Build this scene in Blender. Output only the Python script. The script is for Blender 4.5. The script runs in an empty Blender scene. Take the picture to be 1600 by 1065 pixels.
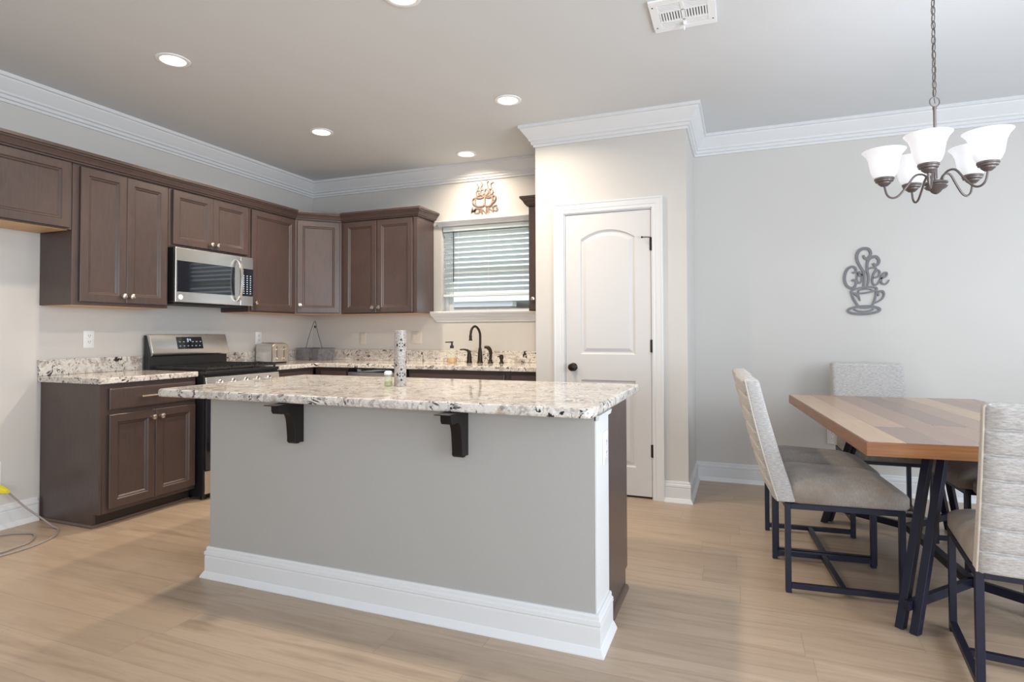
import bpy, bmesh, math, random
from mathutils import Vector, Matrix
R = math.radians
random.seed(7)
SC = bpy.context.scene
COL = SC.collection

# ------------------------------------------------------------------ camera, world, light, exposure
H = 1.17
def set_camera():
    yaw, pitch, roll, f, v0 = .37419, .01882, -.00286, 911.604, 502.735
    F = Vector((-math.sin(yaw)*math.cos(pitch), math.cos(yaw)*math.cos(pitch), math.sin(pitch)))
    Rv = Vector((math.cos(yaw), math.sin(yaw), 0)); U = Rv.cross(F)
    c, s = math.cos(roll), math.sin(roll)
    r2 = c*Rv + s*U; u2 = -s*Rv + c*U
    cam = bpy.data.cameras.new('camera'); o = bpy.data.objects.new('camera', cam); COL.objects.link(o)
    m = Matrix((( r2.x, u2.x, -F.x, 0), (r2.y, u2.y, -F.y, 0), (r2.z, u2.z, -F.z, H), (0, 0, 0, 1)))
    o.matrix_world = m
    cam.sensor_fit = 'HORIZONTAL'; cam.sensor_width = 36; cam.lens = f*36/1600
    cam.shift_y = -(532.5 - v0)/1600
    cam.clip_start = .03
    SC.camera = o
set_camera()

W = bpy.data.worlds.new('world'); SC.world = W; W.use_nodes = True
_n = W.node_tree.nodes; _bg = _n['Background']
_bg.inputs[0].default_value = (.80, .90, 1.0, 1); _bg.inputs[1].default_value = 2.2

SC.view_settings.view_transform = 'Standard'; SC.view_settings.look = 'None'
SC.view_settings.gamma = 1; SC.view_settings.use_curve_mapping = False
SC.view_settings.exposure = -0.04
SC.cycles.max_bounces = 8; SC.cycles.diffuse_bounces = 5; SC.cycles.glossy_bounces = 4
SC.cycles.transmission_bounces = 6; SC.cycles.transparent_max_bounces = 8
SC.cycles.sample_clamp_indirect = 6; SC.cycles.caustics_reflective = False; SC.cycles.caustics_refractive = False
SC.cycles.use_denoising = True

def area(name, loc, direction, sx, sy, power, color, spread=180):
    l = bpy.data.lights.new(name, 'AREA'); l.shape = 'RECTANGLE'; l.size = sx; l.size_y = sy
    l.energy = power; l.color = color; l.spread = R(spread)
    o = bpy.data.objects.new(name, l); COL.objects.link(o); o.location = loc
    o.rotation_euler = Vector(direction).to_track_quat('-Z', 'Y').to_euler()
    return o
# lamps as daylight at unseen openings; patio and rear placed to light left wall
area('daylight_patio_door', (3.25, .75, 1.25), (-1, 0, -.05), 2.6, 2.3, 165, (.84, .92, 1.0))
area('daylight_rear_window', (1.05, -3.15, 1.35), (-.12, 1, 0), 3.6, 2.0, 98, (.89, .945, 1.0))
area('daylight_dining_window', (3.25, 3.65, 1.55), (-1, 0, -.05), 1.3, 1.3, 28, (.78, .89, 1.0))

# ------------------------------------------------------------------ materials
MATS = {}
class NT:
    def __init__(s, name, rough=.5, metal=0, spec=.5):
        m = bpy.data.materials.new(name); m.use_nodes = True
        s.m = m; s.t = m.node_tree; s.b = s.t.nodes['Principled BSDF']
        s.b.inputs['Roughness'].default_value = rough; s.b.inputs['Metallic'].default_value = metal
        s.b.inputs['Specular IOR Level'].default_value = spec
        s.tc = s.t.nodes.new('ShaderNodeTexCoord'); MATS[name] = m
    def n(s, kind, **kw):
        nd = s.t.nodes.new('ShaderNode'+kind)
        for k, v in kw.items():
            if k in nd.inputs: nd.inputs[k].default_value = v
            else: setattr(nd, k, v)
        return nd
    def l(s, a, b): s.t.links.new(a, b)
    def coord(s, scale=(1, 1, 1), rot=(0, 0, 0), out='Object'):
        mp = s.n('Mapping'); mp.inputs['Scale'].default_value = scale; mp.inputs['Rotation'].default_value = rot
        s.l(s.tc.outputs[out], mp.inputs['Vector']); return mp.outputs[0]
    def noise(s, vec, scale, detail=3, rough=.5, dist=0):
        nd = s.n('TexNoise'); nd.inputs['Scale'].default_value = scale; nd.inputs['Detail'].default_value = detail
        nd.inputs['Roughness'].default_value = rough; nd.inputs['Distortion'].default_value = dist
        s.l(vec, nd.inputs['Vector']); return nd.outputs['Fac']
    def ramp(s, fac, stops, interp='LINEAR'):
        nd = s.n('ValToRGB'); cr = nd.color_ramp; cr.interpolation = interp
        while len(cr.elements) < len(stops): cr.elements.new(.5)
        for e, (p, c) in zip(cr.elements, stops):
            e.position = p; e.color = (*c, 1) if len(c) == 3 else c
        s.l(fac, nd.inputs['Fac']); return nd.outputs['Color']
    def mix(s, fac, a, b, mode='MIX'):
        nd = s.n('Mix'); nd.data_type = 'RGBA'; nd.blend_type = mode
        for v, i in ((fac, 0), (a, 6), (b, 7)):
            if hasattr(v, 'node'): s.l(v, nd.inputs[i])
            elif i == 0: nd.inputs[0].default_value = v
            else: nd.inputs[i].default_value = (*v, 1)
        return nd.outputs[2]
    def math(s, op, a, b=0):
        nd = s.n('Math'); nd.operation = op
        for v, i in ((a, 0), (b, 1)):
            if hasattr(v, 'node'): s.l(v, nd.inputs[i])
            else: nd.inputs[i].default_value = v
        return nd.outputs[0]
    def planks(s, along, length, width):
        """random value per board, seam mask, and coordinates shifted per board; boards run along axis 0 or 1"""
        sp = s.n('SeparateXYZ'); s.l(s.tc.outputs['Object'], sp.inputs[0]); u, v = sp.outputs[along], sp.outputs[1-along]
        vr = s.math('DIVIDE', v, width); row = s.math('FLOOR', vr)
        w1 = s.n('TexWhiteNoise'); w1.noise_dimensions = '1D'; s.l(row, w1.inputs['W'])
        ur = s.math('ADD', s.math('DIVIDE', u, length), s.math('MULTIPLY', w1.outputs['Value'], 7.3)); col = s.math('FLOOR', ur)
        cb = s.n('CombineXYZ'); s.l(row, cb.inputs[0]); s.l(col, cb.inputs[1])
        w2 = s.n('TexWhiteNoise'); w2.noise_dimensions = '2D'; s.l(cb.outputs[0], w2.inputs['Vector'])
        fv, fu = s.math('FRACT', vr), s.math('FRACT', ur)
        def edge(f, t): return s.math('LESS_THAN', s.math('MINIMUM', f, s.math('SUBTRACT', 1, f)), t)
        seam = s.math('MAXIMUM', edge(fv, .0012/width), edge(fu, .0012/length))
        off = s.n('VectorMath'); off.operation = 'SCALE'; s.l(w2.outputs['Color'], off.inputs[0]); off.inputs['Scale'].default_value = 23
        ad = s.n('VectorMath'); ad.operation = 'ADD'; s.l(s.tc.outputs['Object'], ad.inputs[0]); s.l(off.outputs[0], ad.inputs[1])
        return w2.outputs['Value'], seam, ad.outputs[0]
    def scaled(s, vec, sc):
        mp = s.n('Mapping'); mp.inputs['Scale'].default_value = sc; s.l(vec, mp.inputs['Vector']); return mp.outputs[0]
    def color(s, c):
        if hasattr(c, 'node'): s.l(c, s.b.inputs['Base Color'])
        else: s.b.inputs['Base Color'].default_value = (*c, 1)
        return s
    def bump(s, h, strength=.2, dist=.002):
        nd = s.n('Bump'); nd.inputs['Strength'].default_value = strength; nd.inputs['Distance'].default_value = dist
        s.l(h, nd.inputs['Height']); s.l(nd.outputs[0], s.b.inputs['Normal']); return s

def plain(name, c, rough=.5, metal=0, spec=.5, emit=0, ecol=None):
    t = NT(name, rough, metal, spec).color(c)
    if emit:
        t.b.inputs['Emission Color'].default_value = (*(ecol or c), 1); t.b.inputs['Emission Strength'].default_value = emit
    return t.m
def paint(name, c, rough, bs=.15, scale=160):
    t = NT(name, rough, 0, .3); v = t.coord()
    t.color(t.mix(t.noise(v, 2.2, 2), c, tuple(x*.965 for x in c)))
    t.bump(t.noise(v, scale, 2), bs, .0015); return t.m
M = {}
M['wall'] = paint('wall_paint', (.588, .570, .548), .6)
M['ceiling'] = paint('ceiling_paint', (.675, .695, .715), .8, .25, 130)
M['trim'] = paint('trim_paint', (.69, .70, .715), .38, .04, 40)
M['door'] = paint('door_paint', (.62, .615, .62), .42, .04, 40)
M['island'] = paint('island_paint', (.395, .388, .375), .6, .25, 170)

def cabinet_wood():
    t = NT('stained_maple', .36, 0, .42); v = t.coord((9, 9, 1.1))
    big = t.noise(t.coord((2.6, 2.6, 1.5)), 3, 4, .6); gr = t.noise(v, 9, 5, .65, .4)
    c = t.ramp(gr, [(.25, (.046, .031, .029)), (.75, (.076, .052, .049))])
    c = t.mix(t.ramp(big, [(.35, (0, 0, 0)), (.70, (.75, .75, .75))]), c, (.080, .049, .042))
    t.color(c); t.b.inputs['Coat Weight'].default_value = .28; t.b.inputs['Coat Roughness'].default_value = .2
    return t.m
M['cab'] = cabinet_wood()
M['toe'] = plain('toe_kick_brown', (.030, .019, .016), .5)
M['shoe'] = plain('shoe_mould_brown', (.115, .080, .066), .4)
def rawwood():
    t = NT('raw_maple', .5); v = t.coord((2, 14, 14))
    t.color(t.ramp(t.noise(v, 5, 3), [(.3, (.62, .37, .17)), (.7, (.72, .46, .24))])); return t.m
M['raw'] = rawwood()

def granite():
    t = NT('granite', .07, 0, .55); v = t.coord((1, 1, 1))
    # warp for a flowing look
    nv = t.n('TexNoise'); nv.inputs['Scale'].default_value = 5; nv.inputs['Detail'].default_value = 3; t.l(v, nv.inputs['Vector'])
    ws = t.n('VectorMath'); ws.operation = 'SCALE'; t.l(nv.outputs['Color'], ws.inputs[0]); ws.inputs['Scale'].default_value = .16
    wa = t.n('VectorMath'); wa.operation = 'ADD'; t.l(v, wa.inputs[0]); t.l(ws.outputs[0], wa.inputs[1]); w = wa.outputs[0]
    a = t.noise(w, 9, 4, .6); b = t.noise(w, 26, 4, .65, .8); c = t.noise(w, 70, 3, .6); d = t.noise(w, 5.5, 3, .6); e = t.noise(w, 17, 3, .6, 1.6)
    base = t.ramp(a, [(.30, (.32, .275, .25)), (.40, (.50, .445, .395)), (.50, (.69, .66, .62)), (.62, (.62, .575, .525)), (.72, (.43, .35, .29))])
    base = t.mix(t.ramp(b, [(.53, (0, 0, 0)), (.62, (.8, .8, .8))]), base, (.33, .295, .285))
    base = t.mix(t.ramp(c, [(.54, (0, 0, 0)), (.62, (.6, .6, .6))]), base, (.80, .78, .75))
    mp = t.n('Mapping'); mp.inputs['Rotation'].default_value = (.5, .6, .7); mp.inputs['Scale'].default_value = (1, 2.6, 2.0); t.l(w, mp.inputs['Vector'])
    st = t.noise(mp.outputs[0], 21, 3, .6, .4)
    vein = t.math('MULTIPLY', t.ramp(st, [(.355, (1, 1, 1)), (.415, (0, 0, 0))]), t.ramp(d, [(.40, (.15, .15, .15)), (.54, (.95, .95, .95))]))
    base = t.mix(vein, base, (.055, .045, .052))
    dark = t.math('MULTIPLY', t.ramp(b, [(.375, (1, 1, 1)), (.425, (0, 0, 0))]), t.ramp(d, [(.43, (0, 0, 0)), (.50, (1, 1, 1))]))
    base = t.mix(dark, base, (.022, .016, .022))
    t.color(base); return t.m
M['granite'] = granite()

def floor_mat():
    t = NT('oak_vinyl_plank', .33, 0, .45)
    rnd, seam, vec = t.planks(0, 1.22, .182)
    g = t.noise(t.scaled(vec, (.5, 6.5, 1)), 3.0, 6, .62, .7)
    fine = t.noise(t.scaled(vec, (1.4, 60, 1)), 3, 3, .6)
    c = t.ramp(g, [(.25, (.285, .208, .147)), (.42, (.415, .313, .228)), (.58, (.49, .382, .287)), (.80, (.33, .242, .172))])
    c = t.mix(t.math('MULTIPLY', rnd, .42), c, (.345, .254, .180))
    c = t.mix(t.math('MULTIPLY', fine, .25), c, (.335, .253, .188))
    c = t.mix(t.math('MULTIPLY', seam, .45), c, (.20, .145, .105))
    t.color(c); t.bump(fine, .03, .001); return t.m
M['floor'] = floor_mat()

def steel(name, c=(.74, .725, .71), rough=.26):
    t = NT(name, rough, 1); v = t.coord((2, 2, 160)); g = t.noise(v, 4, 2)
    t.color(t.mix(g, c, tuple(x*.9 for x in c))); return t.m
M['steel'] = steel('brushed_steel')
M['steel_warm'] = steel('toaster_steel', (.56, .50, .44), .3)
M['nickel'] = plain('satin_nickel', (.72, .66, .60), .22, 1)
M['black_glass'] = plain('black_glass', (.010, .012, .018), .04, 0, 1.0)
M['black'] = plain('black_enamel', (.014, .014, .016), .35)
M['iron'] = plain('cast_iron', (.022, .020, .019), .6)
M['bronze'] = plain('oil_rubbed_bronze', (.040, .028, .024), .32, .7)
M['chand'] = plain('aged_bronze', (.165, .140, .135), .42, .55)
M['frame'] = plain('black_metal_frame', (.012, .013, .030), .36, .1, .35)  # bluish tint: reflected blue put into the black base colour
M['corbel'] = plain('espresso_wood', (.011, .008, .008), .42, 0, .25)
M['white_plastic'] = plain('white_plastic', (.78, .79, .80), .35)
M['slot'] = plain('dark_slot', (.05, .05, .05), .6)
M['cream_plastic'] = plain('cream_plastic', (.62, .57, .51), .4)
M['vent'] = plain('vent_enamel', (.86, .88, .90), .4)
M['vent_dark'] = plain('duct_dark', (.10, .10, .11), .8)
M['lens'] = plain('lamp_lens', (.9, .88, .84), .4, 0, .5, 3.2, (1, .93, .83))
M['ledmark'] = plain('display_marks', (.5, .65, .8), .4, 0, .5, .3, (.65, .82, 1.0))
M['sign_grey'] = plain('sign_grey_metal', (.150, .150, .160), .5, .2)
M['sign_brown'] = plain('sign_brown_metal', (.25, .165, .125), .55, .1)
M['cord'] = plain('grey_cord', (.30, .26, .245), .5)
M['herbs'] = plain('dried_herbs', (.36, .40, .12), .8)
M['yellow'] = plain('yellow_plastic', (.72, .62, .03), .45)
M['brick_sill'] = plain('stone_white', (.82, .82, .83), .6)

def shade_mat():
    t = NT('frosted_glass_shade', .35); t.color((.86, .88, .92))
    t.b.inputs['Emission Color'].default_value = (.90, .94, 1, 1); t.b.inputs['Emission Strength'].default_value = .38
    return t.m
M['shade'] = shade_mat()

def clear(name, col=(1, 1, 1), alpha=.12, rough=.02):
    m = bpy.data.materials.new(name); m.use_nodes = True; nt = m.node_tree; nt.nodes.clear()
    out = nt.nodes.new('ShaderNodeOutputMaterial'); mx = nt.nodes.new('ShaderNodeMixShader')
    tr = nt.nodes.new('ShaderNodeBsdfTransparent'); gl = nt.nodes.new('ShaderNodeBsdfPrincipled')
    tr.inputs[0].default_value = (*col, 1); gl.inputs['Base Color'].default_value = (*[c*.8 for c in col], 1); gl.inputs['Roughness'].default_value = rough
    mx.inputs[0].default_value = alpha
    nt.links.new(tr.outputs[0], mx.inputs[1]); nt.links.new(gl.outputs[0], mx.inputs[2]); nt.links.new(mx.outputs[0], out.inputs[0])
    return m
M['pane'] = clear('window_pane', (1, 1, 1), .06)
M['bottle'] = clear('clear_bottle', (.93, .95, .90), .22)
M['amber'] = plain('amber_soap', (.62, .30, .06), .15)
M['mesh'] = clear('smoke_mesh', (.84, .85, .88), .07, .4)

def blind_mat():
    t = NT('white_slat', .45); t.color((.68, .75, .77)); nt = t.t
    tl = nt.nodes.new('ShaderNodeBsdfTranslucent'); tl.inputs[0].default_value = (.80, .88, .92, 1)
    mx = nt.nodes.new('ShaderNodeMixShader'); mx.inputs[0].default_value = .12
    out = nt.nodes['Material Output']
    nt.links.new(t.b.outputs[0], mx.inputs[1]); nt.links.new(tl.outputs[0], mx.inputs[2]); nt.links.new(mx.outputs[0], out.inputs[0])
    return t.m
M['slat'] = blind_mat()

def fabric(name, ca, cb, axis=2, worn=None):
    t = NT(name, .85, 0, .2); sc = [55, 55, 55]; sc[axis] = 330
    g = t.noise(t.coord(tuple(sc)), 1, 4, .7); w = t.noise(t.coord(), 420, 2)
    c = t.ramp(g, [(.30, ca), (.70, cb)])
    if worn:
        c = t.mix(t.ramp(t.noise(t.coord(), 4.5, 3, .6), [(.40, (0, 0, 0)), (.66, (.8, .8, .8))]), c, worn)
    t.color(c); t.bump(w, .25, .002); t.b.inputs['Sheen Weight'].default_value = .15
    return t.m
M['back_fabric'] = fabric('grey_weave', (.31, .30, .297), (.62, .605, .60), 2)
M['seat_fabric'] = fabric('taupe_weave', (.25, .23, .213), (.43, .40, .375), 0, (.245, .195, .155))
M['piping'] = plain('pale_piping', (.62, .57, .50), .8)

def table_wood():
    t = NT('mixed_plank_wood', .24, 0, .32)
    rnd, seam, vec = t.planks(1, 1.9, .1275)
    g = t.noise(t.scaled(vec, (24, 1.5, 24)), 1.6, 5, .6, .5)
    pal = t.ramp(rnd, [(0, (.21, .150, .135)), (.22, (.165, .120, .115)), (.42, (.36, .235, .175)), (.62, (.56, .395, .255)), (.82, (.24, .17, .155)), (1, (.47, .31, .21))])
    c = t.mix(t.math('MULTIPLY', g, .45), pal, (.26, .175, .125))
    c = t.mix(t.math('MULTIPLY', seam, .5), c, (.12, .07, .05))
    t.color(c); return t.m
M['table'] = table_wood()
def table_edge():
    t = NT('table_edge_wood', .3); g = t.noise(t.coord((3, 3, 90)), 1.3, 4, .6)
    t.color(t.ramp(g, [(.3, (.185, .070, .024)), (.7, (.315, .135, .048))])); return t.m
M['table_edge'] = table_edge()

def brick_mat():
    t = NT('brick', .85); br = t.n('TexBrick')
    for k, x in (('Scale', 1), ('Brick Width', .21), ('Row Height', .075), ('Mortar Size', .008)): br.inputs[k].default_value = x
    br.inputs['Color1'].default_value = (.36, .22, .19, 1); br.inputs['Color2'].default_value = (.30, .24, .22, 1); br.inputs['Mortar'].default_value = (.5, .48, .46, 1)
    t.l(t.coord((1, 1, 1), (R(-90), 0, 0)), br.inputs['Vector']); t.color(br.outputs['Color']); return t.m
M['brick'] = brick_mat()
M['shingle'] = paint('pale_shingle', (.66, .66, .69), .9, .5, 40)
def grass_mat():
    t = NT('lawn_green', .9); t.color(t.ramp(t.noise(t.coord(), 9, 4), [(.3, (.07, .10, .05)), (.7, (.13, .18, .09))])); return t.m
M['lawn'] = grass_mat()

def speckle():
    t = NT('speckled_ceramic', .35); n = t.noise(t.coord(), 190, 3, .7)
    t.color(t.ramp(n, [(.40, (.22, .19, .175)), (.52, (.38, .35, .33)), (.64, (.52, .49, .47))])); return t.m
M['speckle'] = speckle()

# ------------------------------------------------------------------ mesh building
class MB:
    def __init__(s): s.bm = bmesh.new(); s.mi = 0
    def v(s, p): return s.bm.verts.new(p)
    def f(s, vs):
        try:
            f = s.bm.faces.new(vs); f.material_index = s.mi; return f
        except ValueError: return None
    def box(s, x0, y0, z0, x1, y1, z1, mp=None):
        mp = mp or (lambda a, b, c: (a, b, c))
        p = [s.v(mp(x, y, z)) for z in (z0, z1) for x, y in ((x0, y0), (x1, y0), (x1, y1), (x0, y1))]
        for q in ((3, 2, 1, 0), (4, 5, 6, 7), (0, 1, 5, 4), (1, 2, 6, 5), (2, 3, 7, 6), (3, 0, 4, 7)): s.f([p[i] for i in q])
        return s
    def rings(s, loops, cap0=True, cap1=True, closed=True, wrap=False):
        L = [[s.v(p) for p in lp] for lp in loops]; n = len(L[0])
        pairs = list(zip(L, L[1:])) + ([(L[-1], L[0])] if wrap else [])
        for a, b in pairs:
            for i in range(n if closed else n-1):
                j = (i+1) % n; s.f([a[i], a[j], b[j], b[i]])
        if cap0 and not wrap: s.f(L[0][::-1])
        if cap1 and not wrap: s.f(L[-1])
        return s
    def prism(s, poly, mp, a0, a1):
        return s.rings([[mp(p[0], p[1], a) for p in poly] for a in (a0, a1)])
    def tube(s, path, r, n=8, closed=False, flat=None):
        P = [Vector(p) for p in path]; m = len(P); loops = []; up = None
        rr = r if hasattr(r, '__len__') else [r]*m
        for i in range(m):
            a = P[(i-1) % m] if (closed or i > 0) else P[i]; b = P[(i+1) % m] if (closed or i < m-1) else P[i]
            t = (b-a).normalized()
            if up is None:
                up = Vector((0, 0, 1)) if abs(t.z) < .9 else Vector((1, 0, 0))
            x = t.cross(up)
            if x.length < 1e-5: x = t.orthogonal()
            x.normalize(); y = x.cross(t).normalized(); up = y
            loops.append([P[i] + rr[i]*(math.cos(2*math.pi*k/n)*x + math.sin(2*math.pi*k/n)*y) for k in range(n)])
        return s.rings(loops, wrap=closed)
    def lathe(s, prof, c=(0, 0, 0), n=24, ax=None, caps=True):
        c = Vector(c); ax = ax or (lambda a, b, h: Vector((a, b, h)))
        loops = [[c + Vector(ax(r*math.cos(2*math.pi*k/n), r*math.sin(2*math.pi*k/n), h)) for k in range(n)] for r, h in [(max(r, 1e-5), h) for r, h in prof]]
        return s.rings(loops, caps, caps)
    def bar(s, p, q, w, h=None, up=(0, 0, 1)):
        p, q = Vector(p), Vector(q); h = h or w; t = (q-p).normalized(); u = Vector(up)
        x = t.cross(u)
        if x.length < 1e-4: x = t.cross(Vector((0, 1, 0)))
        x.normalize(); y = x.cross(t)
        loops = [[b + sx*w/2*x + sy*h/2*y for sx, sy in ((-1, -1), (1, -1), (1, 1), (-1, 1))] for b in (p, q)]
        return s.rings(loops)
    def sweep(s, path, prof, mp, side=1, closed=False):
        """profile (o, h) carried along a 2D path; o is to the right of travel for side=1"""
        P = [Vector(p) for p in path]; n = len(P); loops = []
        for i in range(n):
            d0 = (P[i]-P[i-1]).normalized() if i > 0 else None; d1 = (P[i+1]-P[i]).normalized() if i < n-1 else None
            n0 = Vector((d0.y, -d0.x)) if d0 else None; n1 = Vector((d1.y, -d1.x)) if d1 else None
            if n0 is None: m = n1
            elif n1 is None: m = n0
            else:
                m = n0+n1; m = m / max(m.dot(n0), 1e-6)
            loops.append([mp(P[i].x + side*m.x*o, P[i].y + side*m.y*o, h) for o, h in prof])
        return s.rings(loops)
    def face_rect(s, O, U, V, N, w, h, levels):
        """front made of nested rectangles: levels = [(inset, depth along N)]"""
        O, U, V, N = map(Vector, (O, U, V, N)); L = []
        for ins, d in levels:
            L.append([O + U*a + V*b + N*d for a, b in ((ins, ins), (w-ins, ins), (w-ins, h-ins), (ins, h-ins))])
        return s.rings(L)
def wmat(o):
    m = o.matrix_basis.copy()
    while o.parent: o = o.parent; m = o.matrix_basis @ m
    return m
def link(name, mb, mats, parent=None, bevel=0, smooth=35, local=False, seg=2):
    me = bpy.data.meshes.new(name)
    bmesh.ops.remove_doubles(mb.bm, verts=mb.bm.verts, dist=1e-6)
    bmesh.ops.recalc_face_normals(mb.bm, faces=mb.bm.faces)
    mb.bm.to_mesh(me); mb.bm.free()
    for m in (mats if isinstance(mats, (list, tuple)) else [mats]): me.materials.append(M[m])
    o = bpy.data.objects.new(name, me); COL.objects.link(o)
    if parent:
        o.parent = parent
        if not local: me.transform(wmat(parent).inverted())
    if smooth:
        for p in me.polygons: p.use_smooth = True
        me.set_sharp_from_angle(angle=R(smooth))
    if bevel:
        b = o.modifiers.new('bevel', 'BEVEL'); b.width = bevel; b.segments = seg; b.limit_method = 'ANGLE'; b.angle_limit = R(40); b.harden_normals = True
    return o
def thing(name, label, cat, loc=(0, 0, 0), rz=0, group=None):
    o = bpy.data.objects.new(name, None); COL.objects.link(o); o.empty_display_size = .1
    o.location = loc; o.rotation_euler = (0, 0, rz); tag(o, label, cat, group); return o
def tag(o, label, cat, group=None, kind=None):
    if label: o['label'] = label
    if cat: o['category'] = cat
    if group: o['group'] = group
    if kind: o['kind'] = kind
    return o
def struct(o, label=None):
    o['kind'] = 'structure'
    if label: o['label'] = label
    return o
def kids(o): return [c for c in bpy.data.objects if c.parent == o]
def dup(o, parent=None):
    c = o.copy(); COL.objects.link(c)
    if parent: c.parent = parent
    for ch in kids(o): dup(ch, c)
    return c
def spline(pts, k=6, closed=False):
    P = [Vector(p) for p in pts]; n = len(P); out = []
    for i in range(n if closed else n-1):
        p0 = P[(i-1) % n] if (closed or i > 0) else P[i]; p1 = P[i]; p2 = P[(i+1) % n]
        p3 = P[(i+2) % n] if (closed or i < n-2) else p2
        for j in range(k):
            t = j/k
            out.append(.5*((2*p1) + (p2-p0)*t + (2*p0-5*p1+4*p2-p3)*t*t + (3*p1-p0-3*p2+p3)*t**3))
    if not closed: out.append(P[-1])
    return out
def rrect(x0, y0, x1, y1, r, k=5):
    out = []
    for cx, cy, a0 in ((x1-r, y1-r, 0), (x0+r, y1-r, 90), (x0+r, y0+r, 180), (x1-r, y0+r, 270)):
        for i in range(k+1):
            a = R(a0 + 90*i/k); out.append((cx + r*math.cos(a), cy + r*math.sin(a)))
    return out
XY = lambda a, b, h: (a, b, h)

# ------------------------------------------------------------------ the room
LX, BY, PX0, PX1, PY, CZ = -4.155, 4.895, -1.448, -.345, 4.183, 2.73
RX, FY = 3.1, -3.0
WX0, WX1, WZ0, WZ1 = -2.638, -1.47, 1.372, 2.172        # sink window opening
struct(link('floor', MB().box(LX-.15, FY-.15, -.1, RX+.15, BY+.15, 0), 'floor', smooth=0))
struct(link('ceiling', MB().box(LX-.15, FY-.15, CZ, RX+.15, BY+.15, CZ+.12), 'ceiling', smooth=0))
struct(link('wall_left', MB().box(LX-.12, FY-.12, 0, LX, BY+.12, CZ), 'wall', smooth=0))
mb = MB()
for x0, x1, z0, z1 in ((LX, WX0, 0, CZ), (WX1, RX, 0, CZ), (WX0, WX1, 0, WZ0), (WX0, WX1, WZ1, CZ)): mb.box(x0, BY, z0, x1, BY+.14, z1)
struct(link('wall_back', mb, 'wall', smooth=0))
DX0, DX1, DZ1 = -1.228, -.576, 2.058                    # pantry door opening
mb = MB()
for x0, x1, z0, z1 in ((PX0, DX0, 0, CZ), (DX1, PX1, 0, CZ), (DX0, DX1, DZ1, CZ)): mb.box(x0, PY, z0, x1, PY+.11, z1)
mb.box(PX0, PY+.11, 0, PX0+.11, BY, CZ); mb.box(PX1-.11, PY+.11, 0, PX1, BY, CZ)
struct(link('wall_pantry', mb, 'wall', smooth=0))
mb = MB()                                               # right wall with the patio door opening
for y0, y1, z0, z1 in ((FY, -.6, 0, CZ), (2.1, 2.95, 0, CZ), (4.35, BY, 0, CZ), (2.95, 4.35, 0, .85), (2.95, 4.35, 2.25, CZ), (-.6, 2.1, 2.45, CZ)): mb.box(RX, y0, z0, RX+.12, y1, z1)
struct(link('wall_right', mb, 'wall', smooth=0))
mb = MB()
for x0, x1, z0, z1 in ((LX, -.80, 0, CZ), (2.90, RX, 0, CZ), (-.80, 2.90, 0, .3), (-.80, 2.90, 2.4, CZ)): mb.box(x0, FY-.12, z0, x1, FY, z1)
struct(link('wall_front', mb, 'wall', smooth=0))
def win_frame(name, mp, a0, a1, b0, b1, bars):
    mb = MB(); t = .05
    for q in ((a0, b0, a1, b0+t), (a0, b1-t, a1, b1), (a0, b0, a0+t, b1), (a1-t, b0, a1, b1)): mb.box(q[0], .03, q[1], q[2], .09, q[3], mp)
    for x in bars: mb.box(x-.035, .03, b0, x+.035, .09, b1, mp)
    return struct(link(name, mb, 'trim'))
win_frame('window_2', lambda a, d, b: (RX+d, a, b), -.6, 2.1, .0, 2.45, (.75,))
win_frame('window_4', lambda a, d, b: (RX+d, a, b), 2.95, 4.35, .85, 2.25, (3.65,))
win_frame('window_3', lambda a, d, b: (a, FY-d, b), -.80, 2.90, .3, 2.4, (.43, 1.67))

crown = [(0, -.150), (.012, -.150), (.014, -.134), (.026, -.130), (.028, -.112), (.040, -.106), (.043, -.094), (.058, -.075), (.078, -.048), (.088, -.034), (.092, -.024), (.104, -.022), (.104, 0), (0, 0)]
struct(link('trim_1', MB().sweep([(LX, FY), (LX, BY), (PX0, BY), (PX0, PY), (PX1, PY), (PX1, BY), (RX, BY), (RX, FY)], crown, lambda a, b, h: (a, b, CZ+h)), 'trim', smooth=0))
base = [(0, .145), (.007, .145), (.010, .137), (.010, .126), (.016, .122), (.017, .108), (.013, .104), (.015, .096), (.015, .030), (.019, .026), (.031, .004), (.031, 0), (0, 0)]
struct(link('baseboard_left', MB().sweep([(LX, FY), (LX, 2.352)], base, XY), 'trim', smooth=0))
struct(link('baseboard_back', MB().sweep([(-.505, PY), (PX1, PY), (PX1, BY), (RX, BY)], base, XY), 'trim', smooth=0))
struct(link('baseboard_pantry', MB().sweep([(PX0, PY), (-1.300, PY)], base, XY), 'trim', smooth=0))
# door casing: profile carried round the opening in the plane of the wall
cas = [(0, 0), (0, .011), (.012, .013), (.020, .010), (.028, .014), (.058, .017), (.064, .021), (.074, .021), (.074, 0)]
struct(link('trim_2', MB().sweep([(DX0+.003, 0), (DX0+.003, DZ1-.003), (DX1-.003, DZ1-.003), (DX1-.003, 0)], cas, lambda a, b, h: (a, PY-h, b), side=-1), 'trim', smooth=0))
mb = MB()
mb.box(DX0, PY+.001, 0, DX0+.012, PY+.109, DZ1); mb.box(DX1-.012, PY+.001, 0, DX1, PY+.109, DZ1); mb.box(DX0+.012, PY+.001, DZ1-.012, DX1-.012, PY+.109, DZ1)
struct(link('trim_3', mb, 'trim'))

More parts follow.
